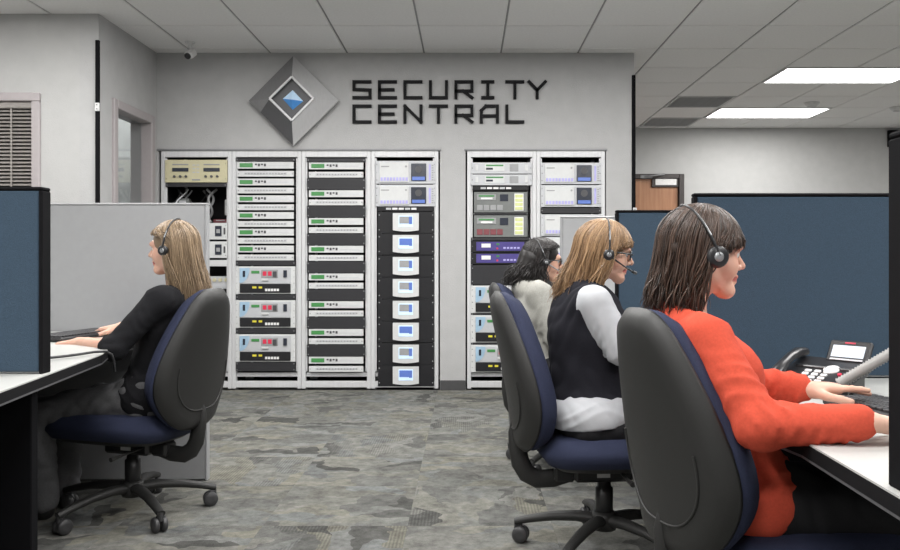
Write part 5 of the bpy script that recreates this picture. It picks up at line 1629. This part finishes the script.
def hair_spec(fr, fringe_u, end_u, end_j, kf, kl, wave, width, fall_from, vol=1.0, part=0.0, back_add=0.0, curl_out=0.0, top_swirl=.5):
    """fr: half angle of the fringe; fall_from: angle from which hair falls behind the ear"""
    def f(n, rs):
        az = rs.uniform(-math.pi, math.pi, n)
        nf = int(n * .26)
        az[:nf] = rs.uniform(-fr, fr, nf)
        fringe = np.abs(az) < fr
        mid = (~fringe) & (np.abs(az) < fall_from)
        aze = np.where(mid, np.sign(az) * (fall_from + rs.uniform(0, .5, n)), az)
        p0 = rs.uniform(.03, .55, n)
        p1 = np.where(fringe, 1.12 + rs.uniform(-.12, .12, n), 1.72 + rs.uniform(-.15, .05, n))
        p1 = np.where(mid, 1.08 + .35 * (np.abs(az) - fr) / max(fall_from - fr, .01) + rs.uniform(-.08, .08, n), p1)
        lay = rs.uniform(.25, 1.0, n) * vol
        sweep = np.where(fringe, np.sign(az) * rs.uniform(.0, .3, n), np.sign(az) * top_swirl * rs.uniform(.5, 1.0, n))
        rr = rs.uniform(.45, 1.0, n) ** .6
        ef = -.014 + .104 * kf * rr * np.cos(aze) - back_add * np.clip(-np.cos(aze), 0, 1)
        el = .083 * kl * rr * np.sin(aze)
        eu = end_u + rs.normal(size=n) * end_j + .03 * (1 - rr)
        end = np.stack([ef, el, eu], 1)
        # fringe: lies on the brow and sweeps to the temples
        a2 = az * 1.25
        fu = fringe_u - .022 * (np.abs(az) / fr) ** 2 * 1.6 + rs.normal(size=n) * .006
        th = np.arccos(np.clip((fu - .03) / .100, -1, 1)); hr = 1.08 + .03 * rs.normal(size=n)
        fe = np.stack([-.014 + .106 * hr * np.sin(th) * np.cos(a2), .085 * hr * np.sin(th) * np.sin(a2), fu], 1)
        p1 = np.where(fringe, np.maximum(np.minimum(p1, th - .12), p0 + .1), p1)
        end = np.where(fringe[:, None], fe, end)
        wv = np.where(fringe, wave * .2, wave) * rs.uniform(.4, 1.2, n)
        wd = rs.uniform(.6, 1.2, n) * width
        tint = np.clip(.42 + .22 * np.sin(az * 17 + 1.3) * rs.uniform(.3, 1, n) + rs.normal(size=n) * .20 + .10 * (lay - .6), 0, 1)
        return az, p0, p1, sweep, lay, end, wv, wd, tint
    return f

def arm(base, rz_, elbow, wrist, d, thumb, **kw):
    A = dict(elbow=local(base, rz_, elbow), wrist=local(base, rz_, wrist), dir=ldir(rz_, d), thumb=ldir(rz_, thumb))
    A.update(kw); return A
def head_at(base, rz_, px, py, Y): return local(base, rz_, W(px, py, Y))

# the woman in red
b1, r1 = (.705, 2.09, 0), R(4)
w1, H1 = person('woman in coral red top and black trousers typing beside the desk phone', b1, r1, .53, R(20),
    head_at(b1, r1, 703, 254, 2.09), R(4),
    (arm(b1, r1, (.70, 2.33, .775), W(801, 388, 2.17), (1, -.10, .02), (0, -1, 0), curl=.14, spread=.9, thumb_out=1.0, lifts=(.18, .02, 0, 0)),
     arm(b1, r1, W(760, 426, 1.80), W(868, 422, 1.75), (1, .22, -.12), (0, 1, 0), curl=.3)),
    1.0, dict(pants=M['black_pants'], top=M['red_shirt'], hem=.45, hem_slope=1.0, hem_flare=(.108, .192, .12), flare_z=-.01, wrinkle=.005, freq=85, top_name='red_top', neck=.497, neck_n=(.45, 0, 1), fold=.008),
    dict(mat=hair_mat('hair_dark_brown', (.012, .007, .005), (.090, .052, .036)), n=2600,
         fill=[((-.05, 0, .0), (-.062, 0, -.10), .075, .055)],
         spec=hair_spec(R(78), .030, -.150, .012, 1.22, 1.0, .010, .0024, R(94), 1.0, back_add=.012)),
    M['skin'], (.97, .92), hscale=.97, hyaw=R(4), legs=((.44, .11, .46), (.44, -.11, .46)), seedn=4)
make_headset(w1, H1, 'black headset worn by the woman in red', R(26), -1, 0)

# the woman in the black vest
b2, r2 = (.47, 3.15, 0), R(2)
w2, H2 = person('woman in black vest over a white striped shirt with long light brown hair', b2, r2, .53, R(1),
    head_at(b2, r2, 605, 253, 3.15), R(8),
    (arm(b2, r2, (.62, 3.37, .79), (.83, 3.27, .765), (1, -.1, -.1), (0, -1, 0)),
     arm(b2, r2, W(622, 350, 2.95), (.80, 3.0, .765), (1, .1, -.1), (0, 1, 0))),
    1.17, dict(pants=M['black_pants'], top=M['white_shirt'], hem=.505, hem_slope=.12, hem_flare=(.178, .228, .12), flare_z=.01, collar=True, neck=.50, neck_n=(.35, 0, 1), vest=M['vest'], vest_hem=.555,
               wrinkle=.006, top_name='white_shirt'),
    dict(mat=hair_mat('hair_light_brown', (.10, .052, .022), (.46, .29, .155)), n=2800,
         fill=[((-.05, 0, .0), (-.075, 0, -.13), .078, .06)],
         spec=hair_spec(R(64), .046, -.205, .018, 1.35, 1.05, .014, .0026, R(90), 1.25, back_add=.03)),
    M['skin2'], (.97, .97), hscale=.97, seedn=7)
make_headset(w2, H2, 'black headset with microphone boom worn by the woman in the black vest', R(4), -1, 1, cs=.8)
make_glasses(w2, H2, 'thin dark glasses worn by the woman in the black vest')

# the woman in the grey hooded top
b3, r3 = (.40, 4.45, 0), R(8)
w3, H3 = person('woman in light grey hooded top with black hair, sitting beside the racks', b3, r3, .52, R(5),
    head_at(b3, r3, 543, 261, 4.45), R(4),
    (arm(b3, r3, (.52, 4.68, .78), (.76, 4.6, .765), (1, -.1, -.1), (0, -1, 0)),
     arm(b3, r3, W(556, 338, 4.25), (.73, 4.3, .765), (1, .1, -.1), (0, 1, 0))),
    1.22, dict(pants=M['black_pants'], top=M['hoodie'], hem=.46, hood=True, neck=.50, neck_n=(.6, 0, 1), wrinkle=.007, top_name='hooded_top'),
    dict(mat=hair_mat('hair_black', (.005, .004, .004), (.026, .021, .020)), n=2200,
         fill=[((-.06, 0, .0), (-.095, 0, -.09), .080, .07)],
         spec=hair_spec(R(76), .092, -.130, .018, 1.55, 1.15, .022, .0028, R(84), 1.0, back_add=.045)),
    M['skin2'], (.97, .97), hscale=.97, seedn=11)
make_headset(w3, H3, 'headset with thin grey boom worn by the woman in the grey hooded top', R(24), -1, 2, cs=.75)
make_glasses(w3, H3, 'dark framed glasses worn by the woman in the grey hooded top')

# the woman in black
b4, r4 = (-1.375, 3.58, 0), R(180 - 8)
w4, H4 = person('woman in black top and grey trousers with long dark blonde hair', b4, r4, .54, R(15),
    head_at(b4, r4, 173, 249, 3.56), R(2),
    (arm(b4, r4, W(114, 348, 3.33), W(79, 343, 3.50), (-1, .22, -.08), (0, 1, 0), curl=.3),
     arm(b4, r4, (-1.43, 3.90, .83), W(122, 327, 3.88), (-1, .05, -.12), (0, -1, 0), curl=.45)),
    1.0, dict(pants=M['grey_pants'], top=M['black_knit'], hem=.46, hem_slope=.9, hem_flare=(.112, .190, .12), flare_z=-.01, wrinkle=.005, top_name='black_top', neck=.495, neck_n=(.45, 0, 1), fold=.006),
    dict(mat=hair_mat('hair_dark_blonde', (.11, .072, .042), (.40, .29, .185)), n=2800,
         fill=[((-.05, 0, .0), (-.078, 0, -.15), .072, .045)],
         spec=hair_spec(R(80), .080, -.235, .022, 1.28, .95, .006, .0024, R(88), 1.0, back_add=.03, top_swirl=.3)),
    M['skin'], (.10, .85), hscale=.96, legs=((.47, .11, .45), (.47, -.11, .45)), seedn=21)
make_headset(w4, H4, 'black headset worn by the woman in black', R(10), 1, 0, cs=.8)

# small printed marks, buttons and screws are too small to pick apart singly
for o in bpy.data.objects:
    if o.parent and o.name.split('.')[0] in ('legend', 'marks', 'buttons', 'led_row', 'ports', 'slots', 'screws', 'print', 'yellow_labels', 'keypad', 'screw'):
        o['kind'] = 'stuff'
